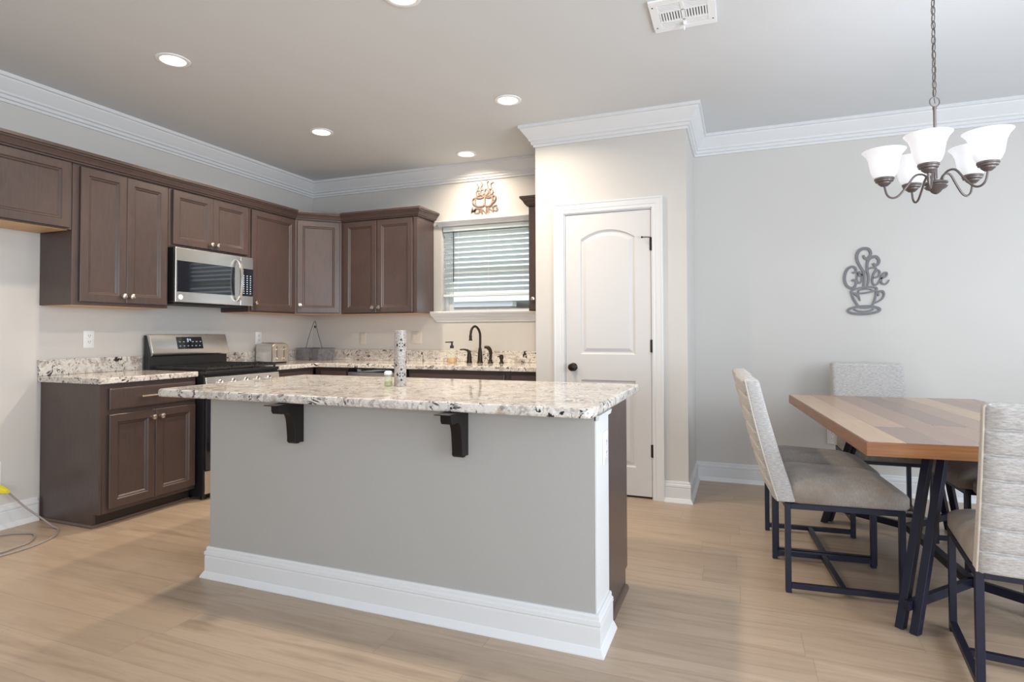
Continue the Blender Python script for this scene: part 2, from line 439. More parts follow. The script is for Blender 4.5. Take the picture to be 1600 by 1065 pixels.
# pantry door: slab with an arched upper and a square lower sunk panel
def pantry_door():
    x0, x1, z0, z1 = -1.213, -.591, .016, 2.043; yf, yb = PY+.004, PY+.040
    px0, px1 = -1.100, -.702
    def arch(ins, zb, zs, za, n=12):
        a, b = px0+ins, px1-ins; cx = (a+b)/2; out = [(a, zb+ins), (b, zb+ins)]
        if za is None: return out + [(b, zs-ins), (a, zs-ins)]
        hw = (px1-px0)/2; rise = za-zs; r = (hw*hw+rise*rise)/(2*rise); cz = za-r; r -= ins
        hw2 = b-cx; t0 = math.asin(min(1, hw2/r))
        return out + [(cx + r*math.sin(t0 - 2*t0*i/n), cz + r*math.cos(t0 - 2*t0*i/n)) for i in range(n+1)]
    mb = MB()
    def F(pts, y=yf): mb.f([mb.v((a, y, b)) for a, b in pts])
    A = arch(0, 1.013, 1.856, 1.920); top = A[2:]
    F([(x0, z0), (px0, z0), (px0, z1), (x0, z1)]); F([(px1, z0), (x1, z0), (x1, z1), (px1, z1)])
    F([(px0, z0), (px1, z0), (px1, .214), (px0, .214)]); F([(px0, .826), (px1, .826), (px1, 1.013), (px0, 1.013)])
    for (a, b), (c, d) in zip(top, top[1:]): F([(c, d), (a, b), (a, z1), (c, z1)])
    for ar in ((1.013, 1.856, 1.920), (.214, .826, None)):
        L = []
        for ins, d in ((0, 0), (.007, .011), (.018, .013), (.040, .004), (.044, .003)):
            L.append([(a, yf+d, b) for a, b in arch(ins, *ar)])
        mb.rings(L, cap0=False)
    mb.rings([[(x, y, z) for x, z in ((x0, z0), (x1, z0), (x1, z1), (x0, z1))] for y in (yf, yb)], cap0=False)
    d = struct(link('door_1', mb, 'door', smooth=0), 'white two panel pantry door with arched upper panel')
    k = MB(); ax = lambda a, b, h: Vector((a, -h, b))
    k.lathe([(.030, 0), (.031, .006), (.026, .010), (.011, .013), (.010, .030), (.020, .036), (.027, .046), (.028, .055), (.023, .063), (.006, .067)], (-1.156, yf, .918), 24, ax)
    link('door_knob', k, 'bronze', d)['label'] = 'dark bronze round knob'
    for i, z in enumerate((1.795, 1.075, .338)):
        h = MB(); h.tube([(x1+.007, PY-.003, z-.045), (x1+.007, PY-.003, z+.045)], .0055, 8); h.box(x1-.006, PY-.001, z-.044, x1+.004, PY+.003, z+.044)
        if i == 0:
            h.tube([(x1+.006, PY-.008, z+.046), (x1-.02, PY-.03, z+.046), (x1-.055, PY-.026, z+.048)], .0035, 6); h.lathe([(.007, 0), (.007, .01)], (x1-.055, PY-.017, z+.048), 8, ax)
        link('hinge', h, 'bronze', d)
    return d
pantry_door()
struct(link('pantry_dark_sheet', MB().box(PX0+.12, PY+.45, 0, PX1-.12, PY+.47, CZ), 'toe', smooth=0))  # added dark sheet: shade of the closed pantry put into its colour

# sink window: frame, sashes, panes, head moulding and sill
def sink_window():
    w = bpy.data.objects.new('window_1', None); COL.objects.link(w); w.location = ((WX0+WX1)/2, BY, WZ0); struct(w, 'small window over the kitchen sink')
    def fr(mb, x0, x1, z0, z1, y0, y1, t, tb=None):
        tb = tb or t
        mb.box(x0, y0, z0, x0+t, y1, z1); mb.box(x1-t, y0, z0, x1, y1, z1); mb.box(x0+t, y0, z0, x1-t, y1, z0+tb); mb.box(x0+t, y0, z1-t, x1-t, y1, z1)
    mb = MB(); fr(mb, WX0+.001, WX1-.001, WZ0+.001, WZ1-.001, BY+.075, BY+.135, .035, .008); struct(link('window_frame', mb, 'trim', w))
    mb = MB(); fr(mb, WX0+.038, WX1-.038, WZ0+.0095, 1.775, BY+.085, BY+.105, .04, .012); struct(link('window_sash', mb, 'trim', w))
    mb = MB(); fr(mb, WX0+.038, WX1-.038, 1.745, WZ1-.038, BY+.108, BY+.128, .04); struct(link('window_sash', mb, 'trim', w))
    struct(link('window_pane', MB().box(WX0+.078, BY+.093, WZ0+.022, WX1-.078, BY+.097, 1.735), 'pane', w))
    struct(link('window_pane', MB().box(WX0+.078, BY+.116, 1.785, WX1-.078, BY+.120, WZ1-.078), 'pane', w))
    for nm, xl, prof in (('window_sill', -2.680, [(-.07, 1.372), (.075, 1.372), (.080, 1.366), (.075, 1.352), (.058, 1.350), (.052, 1.332), (.030, 1.312), (.026, 1.296), (.016, 1.290), (.014, 1.276), (0, 1.276), (0, 1.350), (-.07, 1.350)]),
                         ('window_head', -2.655, [(0, 2.176), (.014, 2.176), (.016, 2.190), (.022, 2.198), (.030, 2.212), (.040, 2.216), (.040, 2.228), (0, 2.228)])):
        L = []
        for x, k in ((xl, 1), (PX0-.002, 0)):
            L.append([((max(xl - o*.85, WX0+.002 if o < 0 else -9) if k else x), BY-o, z) for o, z in prof])
        struct(link(nm, MB().rings(L), 'trim', w, smooth=0))
sink_window()

def blind():
    b = thing('window_blind', 'white slatted horizontal blind lowered most of the way over the sink window', 'window blind', ((WX0+WX1)/2, BY+.035, 1.52))
    x0, x1, y = WX0+.012, WX1-.02, BY+.036
    link('headrail', MB().box(x0, y-.03, 2.128, x1, y+.028, 2.170), 'slat', b, .002)
    mb = MB(); zs = 2.098
    for i in range(12):
        z = zs - .0475*i; a = R(-36); d = (.025*math.cos(a), .025*math.sin(a)); L = []
        for x in (x0, x1):
            top = []; bot = []
            for k in (-1, -.5, 0, .5, 1):
                c = .0025*(1-k*k)
                top.append((x, y + k*d[0] - c*math.sin(a), z + k*d[1] + c*math.cos(a)))
                bot.append((x, y + k*d[0] - (c-.0022)*math.sin(a), z + k*d[1] + (c-.0022)*math.cos(a)))
            L.append(top + bot[::-1])
        mb.rings(L)
    link('slats', mb, 'slat', b)
    link('bottom_rail', MB().box(x0, y-.026, 1.512, x1, y+.026, 1.534), 'slat', b, .002)
    link('tilt_wand', MB().tube([(x0+.115, y-.036, 2.125), (x0+.115, y-.036, 1.650)], .004, 6), 'frame', b)['label'] = 'dark hanging tilt rod'
    for x in (x0+.16, x0+.47, x1-.33):
        link('ladder_cord', MB().tube([(x, y-.027, 1.53), (x, y-.027, 2.135), (x, y+.027, 2.135), (x, y+.027, 1.53)], .0012, 4), 'white_plastic', b)
blind()

# what stands outside the sink window
struct(link('ground_lawn', MB().box(-14, BY+.3, -.35, 8, 22, -.30), 'lawn', smooth=0))
def neighbour():
    h = thing('brick_house', 'neighbouring brick house with pale shingle roof seen below the window blind', 'house', (-6, 9, -.3))
    link('brick_wall', MB().box(-9, 8.6, -.3, -3.42, 11.5, 1.585), 'brick', h)
    link('fascia_board', MB().box(-9.2, 8.42, 1.587, -3.30, 8.60, 1.665), 'brick_sill', h)
    link('roof', MB().rings([[(x, 8.35, 1.667), (x, 11.0, 2.15), (x, 12.5, 1.75), (x, 12.5, 1.667)] for x in (-9.3, -2.6)]), 'shingle', h, smooth=0)
neighbour()

# ------------------------------------------------------------------ cabinets
DOORLV = [(0, -.018), (0, -.003), (.003, 0), (.048, 0), (.055, -.007), (.060, -.0075), (.068, -.0145)]
SLABLV = [(0, -.018), (0, -.004), (.004, -.001), (.012, 0)]
def knob(parent, p, N, name='knob'):
    N = Vector(N).normalized(); X = N.cross(Vector((0, 0, 1))).normalized()
    ax = lambda a, b, h: X*a + Vector((0, 0, 1))*b + N*h
    return link(name, MB().lathe([(.009, 0), (.007, .004), (.006, .012), (.014, .018), (.018, .025), (.016, .031), (.005, .035)], p, 16, ax), 'nickel', parent)
def leaf(parent, name, O, U, N, w, h, levels=DOORLV, kpos=None):
    """door or drawer front standing .018 proud; O = lower left corner on the cabinet face"""
    O, U, N = Vector(O), Vector(U), Vector(N); P = O + N*.0195
    d = link(name, MB().face_rect(P, U, (0, 0, 1), N, w, h, levels), 'cab', parent, smooth=0)
    if kpos: knob(d, P + U*kpos[0] + Vector((0, 0, kpos[1])), N)
    return d
def upper(label, O, U, N, w, z0, z1, depth, doors, group='dark wall cabinets', side_reveal=.012):
    """wall cabinet: O lower-left point of the face (x,y); U along the face, N outwards"""
    O = Vector((O[0], O[1], 0)); U, N = Vector(U), Vector(N)
    base = O + U*(w/2) - N*(depth/2); c = thing('wall_cabinet', label, 'cabinet', (base.x, base.y, z0), 0, group)
    def mp(a, b, h): return O + U*a - N*b + Vector((0, 0, h))
    link('cabinet_body', MB().box(.0005, 0, z0+.004, w-.0005, depth, z1, mp), 'cab', c, .0015)
    link('bottom_panel', MB().box(.012, .02, z0+.001, w-.012, depth-.004, z0+.0035, mp), 'raw', c)['label'] = 'unstained pale wood underside'
    for a, ww, b0, b1, kp in doors: leaf(c, 'cabinet_door', mp(a, 0, b0), U, N, ww, b1-b0, DOORLV, kp)
    return c
UX, UZ0, UZ1, UD = -3.845, 1.350, 2.262, .309
kz = .048
upper('dark cabinet over the empty fridge space, cut by the left edge, natural underside showing', (UX, 1.42), (0, 1, 0), (1, 0, 0), .930, 1.810, UZ1, UD, [(.015, .443, 1.822, 2.225, (.415, kz)), (.470, .443, 1.822, 2.225, (.028, kz))])
upper('tall double door dark wall cabinet left of the microwave', (UX, 2.352), (0, 1, 0), (1, 0, 0), .650, UZ0, UZ1, UD, [(.040, .294, 1.374, 2.220, (.268, kz)), (.336, .294, 1.374, 2.220, (.026, kz))])
upper('short double door dark wall cabinet directly above the microwave', (UX, 3.004), (0, 1, 0), (1, 0, 0), .737, 1.803, UZ1, UD, [(.026, .343, 1.822, 2.220, (.317, .038)), (.371, .343, 1.822, 2.220, (.026, .038))])
upper('single door dark wall cabinet between the microwave and the corner', (UX, 3.743), (0, 1, 0), (1, 0, 0), .545, UZ0, UZ1, UD, [(.018, .513, 1.364, 2.220, (.03, kz+.02))])
# angled corner unit
CA, CB = Vector((UX, 4.290, 0)), Vector((-3.550, 4.585, 0))
def corner_unit():
    c = thing('wall_cabinet', 'angled corner wall cabinet with a single pale-lit door', 'cabinet', (-3.9, 4.65, UZ0), 0, 'dark wall cabinets')
    poly = [(UX, 4.290), (-3.550, 4.585), (-3.550, BY-.002), (LX+.002, BY-.002), (LX+.002, 4.290)]
    link('cabinet_body', MB().prism(poly, XY, UZ0+.004, UZ1), 'cab', c, .0015)
    link('bottom_panel', MB().prism([(UX-.01, 4.305), (-3.56, 4.60), (-3.56, BY-.01), (LX+.01, BY-.01), (LX+.01, 4.305)], XY, UZ0+.001, UZ0+.0035), 'raw', c)['label'] = 'unstained pale wood underside'
    U = (CB-CA).normalized(); N = Vector((U.y, -U.x, 0)); w = (CB-CA).length
    leaf(c, 'cabinet_door', CA + U*.018 + Vector((0, 0, 1.364)), U, N, w-.036, .856, DOORLV, (.025, kz+.02))
corner_unit()
upper('double door dark wall cabinet left of the sink window', (-3.548, 4.585), (1, 0, 0), (0, -1, 0), .828, UZ0, UZ1, BY-4.585-.002, [(.040, .362, 1.364, 2.220, (.332, kz)), (.410, .378, 1.364, 2.220, (.03, kz))])
upper('narrow dark wall cabinet right of the sink window, mostly hidden by the pantry wall', (-1.650, 4.590), (1, 0, 0), (0, -1, 0), .199, UZ0, UZ1, BY-4.590-.002, [(.010, .180, 1.364, 2.220, (.04, kz+.04))])
ccr = [(.001, 0), (.016, 0), (.018, .008), (.026, .012), (.030, .022), (.042, .042), (.050, .048), (.052, .056), (.060, .058), (.060, .076), (.001, .076)]
ccz = lambda a, b, h: (a, b, 2.232+h)
tag(link('cabinet_crown', MB().sweep([(UX, 1.42), (UX, 4.290), (-3.550, 4.585), (-2.719, 4.585), (-2.719, BY-.002)], ccr, ccz), 'cab', smooth=0), 'long dark crown moulding along the tops of the left run of wall cabinets', 'moulding')
tag(link('cabinet_crown', MB().sweep([(-1.651, BY-.002), (-1.651, 4.590), (-1.450, 4.590)], ccr, ccz), 'cab', smooth=0), 'short dark crown moulding on the narrow cabinet right of the window', 'moulding')

BX = -3.595                                             # face of the left base run
def left_base():
    c = thing('base_cabinet', 'dark base cabinet with one drawer over two doors, at the left end by the range', 'cabinet', (-3.87, 2.69, 0), 0, 'dark base cabinets')
    y0, y1 = 2.366, 3.026
    mb = MB(); mb.prism([(LX+.002, .002), (-3.650, .002), (-3.650, .082), (BX, .082), (BX, .866), (LX+.002, .866)], lambda a, h, y: (a, y, h), y0, y0+.018)
    mb.box(LX+.002, y0+.018, .082, BX, y1, .866)
    link('cabinet_body', mb, 'cab', c, .0015)
    link('toe_kick', MB().box(-3.9, y0+.018, .002, -3.652, y1, .081), 'toe', c)
    link('shoe_moulding', MB().sweep([(LX+.002, y0), (-3.650, y0), (-3.650, y1)], [(0, .018), (.006, .017), (.012, .011), (.013, .001), (0, .001)], XY), 'shoe', c)['label'] = 'brown quarter round along the floor'
    leaf(c, 'drawer', (BX, y0+.050, .708), (0, 1, 0), (1, 0, 0), .598, .130, SLABLV, None)
    d = [o for o in kids(c) if o.name.startswith('drawer')][0]
    pull = MB(); yy = y0+.305
    pull.tube([(BX+.045, yy-.07, .775), (BX+.045, yy+.07, .775)], .006, 8)
    for s in (-.048, .048): pull.tube([(BX+.018, yy+s, .775), (BX+.046, yy+s, .775)], .005, 8)
    link('bar_pull', pull, 'nickel', d)
    leaf(c, 'cabinet_door', (BX, y0+.050, .108), (0, 1, 0), (1, 0, 0), .298, .570, DOORLV, (.270, .525))
    leaf(c, 'cabinet_door', (BX, y0+.352, .108), (0, 1, 0), (1, 0, 0), .298, .570, DOORLV, (.028, .525))
left_base()
def base_unit(label, O, U, N, w, depth, fronts):
    O = Vector((O[0], O[1], 0)); U, N = Vector(U), Vector(N); b = O + U*w/2 - N*depth/2
    c = thing('base_cabinet', label, 'cabinet', (b.x, b.y, 0), 0, 'dark base cabinets')
    mp = lambda a, d, h: O + U*a - N*d + Vector((0, 0, h))
    link('cabinet_body', MB().box(.0005, 0, .085, w-.0005, depth, .866, mp), 'cab', c, .0015)
    link('toe_kick', MB().box(.0005, .055, .002, w-.0005, .075, .084, mp), 'toe', c)
    for kind, a, ww, b0, b1, kp in fronts: leaf(c, kind, mp(a, 0, b0), U, N, ww, b1-b0, SLABLV if kind == 'drawer' else DOORLV, kp)
BYF = 4.275
base_unit('dark base cabinet just right of the range', (BX, 3.748), (0, 1, 0), (1, 0, 0), .50, .556, [('drawer', .03, .44, .708, .838, (.22, .065)), ('cabinet_door', .03, .44, .108, .678, (.03, .52))])
base_unit('dark base cabinet with a drawer left of the dishwasher', (BX+.002, BYF), (1, 0, 0), (0, -1, 0), .365, .60, [('drawer', .07, .275, .708, .838, (.137, .065)), ('cabinet_door', .07, .275, .108, .678, (.03, .52))])
base_unit('dark sink base cabinet with a long false front', (-2.618, BYF), (1, 0, 0), (0, -1, 0), .915, .60, [('drawer', .02, .86, .708, .838, None), ('cabinet_door', .02, .428, .108, .678, (.40, .52)), ('cabinet_door', .452, .428, .108, .678, (.028, .52))])
base_unit('dark base cabinet in the corner by the pantry wall', (-1.702, BYF), (1, 0, 0), (0, -1, 0), .252, .60, [('drawer', .02, .21, .708, .838, (.1, .065)), ('cabinet_door', .02, .21, .108, .678, (.03, .52))])
def dishwasher():
    d = thing('dishwasher', 'dishwasher with a dull grey front between the dark base cabinets', 'dishwasher', (-2.92, 4.57, 0))
    x0, x1 = -3.222, -2.624
    link('body', MB().box(x0, BYF+.002, .085, x1, 4.87, .862), 'black', d)
    link('dishwasher_door', MB().box(x0+.004, BYF-.026, .11, x1-.004, BYF+.001, .832), 'steel_warm', d, .004)
    link('control_strip', MB().box(x0+.004, BYF-.024, .834, x1-.004, BYF+.001, .860), 'black_glass', d, .002)
    link('kick_plate', MB().box(x0+.004, BYF+.04, .002, x1-.004, BYF+.06, .084), 'black', d)
dishwasher()

# granite worktops with their upstands
def slab(mb, poly, z0, z1): mb.prism(poly, XY, z0, z1)
CT0, CT1, SPZ = .868, .905, 1.008
t = thing('countertop', 'speckled granite counter on the left base cabinet, with upstand', 'countertop', (-3.85, 2.69, CT0), 0, 'granite counters')
link('counter_slab', MB().box(LX+.001, 2.345, CT0, -3.566, 3.029, CT1), 'granite', t, .006, seg=3)
link('backsplash', MB().box(LX+.001, 2.345, CT1+.0005, LX+.021, 3.029, SPZ), 'granite', t, .002)
t = thing('countertop', 'long L-shaped granite counter along the back wall under the sink window', 'countertop', (-2.8, 4.57, CT0), 0, 'granite counters')
mb = MB(); slab(mb, [(LX+.001, 3.746), (-3.560, 3.746), (-3.560, 4.215), (-3.535, 4.240), (PX0-.001, 4.240), (PX0-.001, BY-.001), (LX+.001, BY-.001)], CT0, CT1)
link('counter_slab', mb, 'granite', t, .006, seg=3)
mb = MB(); mb.box(LX+.001, 3.746, CT1+.0005, LX+.021, BY-.022, SPZ); mb.box(LX+.001, BY-.021, CT1+.0005, PX0-.001, BY-.001, SPZ)
link('backsplash', mb, 'granite', t, .002)

# ------------------------------------------------------------------ range and microwave
def kitchen_range():
    r = thing('gas_range', 'stainless gas range with black sides between the left base cabinet and back counter', 'range', (-3.8, 3.385, 0))
    y0, y1, xf, xb = 3.034, 3.738, -3.505, LX+.025
    link('body', MB().box(xb, y0, .03, xf-.02, y1, .880), 'black', r, .003)
    for y in (y0+.04, y1-.04):
        for x in (xf-.06, xb+.06): link('foot', MB().lathe([(.018, .001), (.018, .03)], (x, y, 0), 10), 'black', r)
    link('drawer_front', MB().box(xf-.018, y0+.003, .045, xf, y1-.003, .205), 'steel', r, .004)
    d = link('oven_door', MB().box(xf-.018, y0+.003, .212, xf+.006, y1-.003, .765), 'black_glass', r, .004)
    h = MB(); h.tube([(xf+.055, y0+.06, .722), (xf+.055, y1-.06, .722)], .011, 12)
    for y in (y0+.09, y1-.09): h.tube([(xf+.004, y, .722), (xf+.055, y, .722)], .009, 8)
    link('oven_handle', h, 'steel', d)
    p = link('control_panel', MB().prism([(xf-.018, .775), (xf+.012, .775), (xf-.004, .862), (xf-.018, .862)], lambda a, h, y: (a, y, h), y0+.003, y1-.003), 'steel', r, .003)
    for i in range(5):
        y = y0+.12 + i*(y1-y0-.24)/4
        ax = lambda a, b, h: Vector((h, a, b))
        link('burner_knob', MB().lathe([(.024, 0), (.024, .006), (.020, .010), (.018, .032), (.012, .036)], (xf+.004, y, .818), 18, ax), 'steel', p)
    link('cooktop', MB().box(xb+.06, y0+.003, .880, xf, y1-.003, .905), 'black', r, .006)
    for i in range(3):
        a, b = y0+.02 + i*.222, y0+.236 + i*.222; g = MB(); z = .923
        for y in (a, b): g.bar((xb+.11, y, z), (xf-.02, y, z), .012, .014)
        for x in (xb+.11, xf-.02): g.bar((x, a, z), (x, b, z), .012, .014)
        for k in range(4):
            y = a + (b-a)*(k+.5)/4; g.bar((xb+.11, y, z+.005), (xf-.018, y, z+.005), .010, .020)
        for x in (xb+.25, xb+.39): g.bar((x, a, z+.004), (x, b, z+.004), .010, .016)
        for x in (xb+.115, xf-.025):
            for y in (a+.005, b-.005): g.bar((x, y, .9055), (x, y, z), .012)
        link('burner_grate', g, 'iron', r)
    for y in (y0+.13, y0+.352, y0+.575):
        for x in (xb+.20, xf-.15): link('burner_cap', MB().lathe([(.040, .9055), (.040, .911), (.028, .913), (.028, .917)], (x, y, 0), 20), 'iron', r)
    # back guard: black foot, brushed slanted panel on top
    link('backguard_base', MB().prism([(xb, .881), (xb+.055, .881), (xb+.055, 1.003), (xb, 1.160)], lambda a, h, y: (a, y, h), y0+.002, y1-.002), 'black', r, .002)
    g = link('backguard', MB().prism([(xb+.001, 1.004), (xb+.060, 1.000), (xb+.074, 1.012), (xb+.078, 1.030), (xb+.040, 1.166), (xb+.001, 1.168)], lambda a, h, y: (a, y, h), y0+.014, y1-.002), 'steel', r, .003)
    def on(y, z, off=.0015): return (xb+.078 - (z-1.030)*(.038/.136) + off, y, z)
    y_a, y_b = 3.262, 3.490
    mb = MB().rings([[on(y_a, 1.052, o), on(y_b, 1.052, o), on(y_b, 1.146, o), on(y_a, 1.146, o)] for o in (.0, .002)]); mb.mi = 1
    def dash(y, z, w, h): mb.rings([[on(y, z, o), on(y+w, z, o), on(y+w, z+h, o), on(y, z+h, o)] for o in (.0022, .003)])
    for k in range(6): dash(y_a+.018+k*.035+(.01 if k > 2 else 0), 1.106, .014, .004); dash(y_a+.018+k*.035, 1.074, .010, .004)
    for y, z, w, h in ((.104, 1.112, .004, .020), (.104, 1.130, .012, .004), (.113, 1.112, .004, .020), (.104, 1.120, .012, .004), (.124, 1.120, .004, .012), (.124, 1.120, .012, .004), (.133, 1.112, .004, .020)): dash(y_a+y-.012, z, w, h)
    link('display', mb, ['black_glass', 'ledmark'], g)
kitchen_range()

def microwave():
    m = thing('microwave', 'stainless over-the-range microwave with black glass door', 'microwave', (-3.96, 3.375, 1.40))
    y0, y1, z0, z1, xf = 3.016, 3.736, 1.400, 1.799, -3.812
    link('body', MB().box(LX+.003, y0+.004, z0+.004, xf, y1-.004, z1), 'black', m, .003)
    link('vent_grille', MB().box(LX+.05, y0+.03, z0-.012, xf-.03, y1-.03, z0+.003), 'iron', m)
    yd = 3.600; xo = xf+.027
    d = link('microwave_door', MB().box(xf+.001, y0, z0, xo, yd, z1), 'steel', m, .004)
    link('door_glass', MB().box(xo-.004, y0+.012, 1.476, xo+.002, yd-.055, 1.703), 'black_glass', d, .001)
    ax = lambda a, b, h: Vector((h, a, b))
    link('badge', MB().lathe([(.019, 0), (.019, .003), (.016, .004)], (xo-.001, y0+.042, 1.437), 20, ax), 'white_plastic', d)
    h = MB(); pts = spline([(xo, yd-.034, 1.430), (xo+.036, yd-.034, 1.465), (xo+.056, yd-.034, 1.600), (xo+.036, yd-.034, 1.735), (xo, yd-.034, 1.770)], 6)
    h.rings([[p + Vector((0, sy*.012, 0)) + Vector((sx*.007, 0, 0)) for sx, sy in ((-1, -1), (1, -1), (1, 1), (-1, 1))] for p in pts])
    link('door_handle', h, 'steel', d, .002)
    c = link('control_panel', MB().box(xf+.001, yd+.003, z0, xo, y1, z1), 'steel', m, .004)
    link('keypad', MB().box(xo-.004, yd+.006, 1.478, xo+.002, y1-.003, 1.703), 'black_glass', c, .001)
    mb = MB()
    for k in range(9):
        for q in range(3): mb.box(xo+.002, yd+.030+q*.034, 1.497+k*.018, xo+.0028, yd+.040+q*.034, 1.503+k*.018)
    mb.lathe([(.008, 0), (.008, .001)], (xo+.002, yd+.022, 1.684), 14, ax)
    link('keypad_marks', mb, 'ledmark', c)
microwave()

# ------------------------------------------------------------------ island
IX0, IX1, IY = -2.404, -.505, 2.110
def island():
    t = thing('kitchen_island', 'grey painted kitchen island with white skirting and black brackets under the top', 'kitchen island', ((IX0+IX1)/2, 2.45, 0))
    link('front_wall', MB().box(IX0, IY, .002, IX1, 2.322, .866), 'island', t, .003)
    link('end_board', MB().box(IX1+.0005, IY, .002, IX1+.006, 2.322, .846), 'trim', t)['label'] = 'white painted end board'
    link('cap_moulding', MB().sweep([(IX1+.006, IY-.004), (IX1+.006, 2.326)], [(0, .846), (.010, .848), (.014, .866), (0, .866)], XY), 'trim', t)
    link('skirting', MB().sweep([(IX0, 2.322), (IX0, IY), (IX1+.006, IY), (IX1+.006, 2.322)], base, XY, side=-1*-1), 'trim', t, smooth=0)['label'] = 'tall white moulded baseboard'
    link('cabinet_box', MB().prism([(2.323, .002), (2.700, .002), (2.700, .085), (2.745, .085), (2.745, .866), (2.323, .866)], lambda a, h, x: (x, a, h), IX0+.01, IX1+.001), 'cab', t, .0015)['label'] = 'dark stained cabinet side'
    link('shoe_moulding', MB().sweep([(IX1+.001, 2.323), (IX1+.001, 2.700)], [(0, .020), (.008, .018), (.014, .010), (.015, .001), (0, .001)], XY), 'shoe', t)
    for i in range(4):
        x = IX0+.03 + i*.465
        leaf(t, 'cabinet_door', (x+.45, 2.745, .108), (-1, 0, 0), (0, 1, 0), .45, .57, DOORLV, (.03 if i % 2 else .42, .525))
        leaf(t, 'drawer', (x+.45, 2.745, .708), (-1, 0, 0), (0, 1, 0), .45, .13, SLABLV, (.225, .065))
    prof = spline([(.098, .826), (.080, .818), (.068, .800), (.062, .775), (.058, .740), (.055, .710)], 4)
    poly = [(0, .862), (.150, .862), (.150, .838), (.144, .826), (.130, .823)] + [(p.x, p.y) for p in prof] + [(.056, .692), (.046, .683), (.030, .682), (.024, .686), (0, .684)]
    for xr in (-1.836, -1.016):
        c = MB().prism(poly, lambda o, h, x: (x, IY-.001-o, h), xr-.046, xr)
        c.box(xr-.056, IY-.185, .863, xr+.010, IY-.001, .8665)
        link('corbel', c, 'corbel', t, .003)['label'] = 'black scrolled wood bracket'
    return t
island()
mb = MB()
cx0, cx1, cy0, cy1 = -2.628, -.484, 1.992, 3.030
o = rrect(cx0, cy0, cx1, cy1, .028, 5)
def ins(d): return rrect(cx0+d, cy0+d, cx1-d, cy1-d, max(.028-d, .004), 5)
L = [[(x, y, z) for x, y in ins(d)] for d, z in ((.010, .868), (.003, .871), (0, .877), (0, .894), (.003, .902), (.010, .906))]
tag(link('countertop', mb.rings(L), 'granite', smooth=22), 'large speckled granite top of the kitchen island', 'countertop', 'granite counters')

# ------------------------------------------------------------------ small things on the counters
def medallion_tube():
    x, y = -1.592, 2.520; z = .9065
    t = thing('cylinder_vase', 'tall speckled white cylinder with black flower cut-outs on the island', 'vase', (x, y, z))
    link('tube_wall', MB().lathe([(.030, 0), (.0305, .006), (.030, .012), (.030, .270), (.0305, .277), (.028, .278), (.026, .27), (.026, .02), (.001, .02)], (x, y, z), 40), 'speckle', t)
    mb = MB()
    def dot(th, h, rx, rz):
        L = []
        for off in (.0302, .0310):
            L.append([(x + off*math.cos(th + rx/.030*math.cos(a)), y + off*math.sin(th + rx/.030*math.cos(a)), z + h + rz*math.sin(a)) for a in [2*math.pi*k/12 for k in range(12)]])
        mb.rings(L)
    for th, h in ((-50, .205), (-135, .105), (-47, .058), (40, .12), (130, .2), (150, .06)):
        for k in range(4):
            a = R(90*k); dot(R(th) + .019*math.cos(a)/.030, h + .026*math.sin(a), .0055 if k % 2 else .0045, .006 if k % 2 else .007)
        for k in range(4):
            a = R(45+90*k); dot(R(th) + .010*math.cos(a)/.030, h + .011*math.sin(a), .0035, .0035)
    link('flower_cutouts', mb, 'black', t)['label'] = 'black flower shaped cut-outs'
medallion_tube()
def shaker():
    x, y, z = -1.652, 2.505, .9065
    t = thing('glass_shaker', 'small glass shaker with a pale lid beside the speckled cylinder', 'shaker', (x, y, z))
    link('jar', MB().lathe([(.001, .001), (.020, .001), (.0215, .004), (.0195, .030), (.0205, .052), (.020, .056), (.001, .056)], (x, y, z), 20), 'bottle', t)
    link('filling', MB().lathe([(.001, .003), (.018, .003), (.017, .022), (.001, .022)], (x, y, z), 16), 'herbs', t)['label'] = 'green dried herbs'
    link('lid', MB().lathe([(.0205, .0565), (.021, .06), (.020, .070), (.012, .0745), (.001, .075)], (x, y, z), 20), 'white_plastic', t)
shaker()
fy, fz = 4.700, CT1+.001
def faucet():
    x = -2.150; t = thing('faucet', 'dark bronze gooseneck faucet standing behind the sink', 'faucet', (x, fy, fz))
    link('base', MB().lathe([(.027, 0), (.028, .004), (.024, .012), (.021, .05), (.016, .110), (.013, .135), (.001, .136)], (x, fy, fz), 20), 'bronze', t)
    p = spline([(x, fy, fz+.13), (x+.002, fy, fz+.20), (x, fy-.004, fz+.265), (x-.012, fy-.030, fz+.310), (x-.022, fy-.070, fz+.322), (x-.032, fy-.105, fz+.295), (x-.036, fy-.118, fz+.245)], 6)
    link('spout', MB().tube(p, .0105, 12), 'bronze', t)
    link('nozzle', MB().lathe([(.011, 0), (.013, -.01), (.012, -.032), (.017, -.044), (.016, -.048), (.001, -.048)], (x-.036, fy-.118, fz+.246), 14), 'bronze', t)
def lever():  # lever handle of the faucet, on its own base
    x = -2.255; t = thing('faucet_handle', 'dark bronze lever handle left of the gooseneck faucet', 'tap', (x, fy, fz))
    link('base', MB().lathe([(.026, 0), (.026, .006), (.022, .02), (.020, .06), (.017, .085), (.001, .098)], (x, fy, fz), 18), 'bronze', t)
    link('lever', MB().tube(spline([(x+.004, fy, fz+.085), (x-.012, fy-.006, fz+.108), (x-.045, fy-.014, fz+.118), (x-.082, fy-.02, fz+.116)], 5), [.016]*4+[.012]*3+[.009]*3+[.007]*6, 10), 'bronze', t)
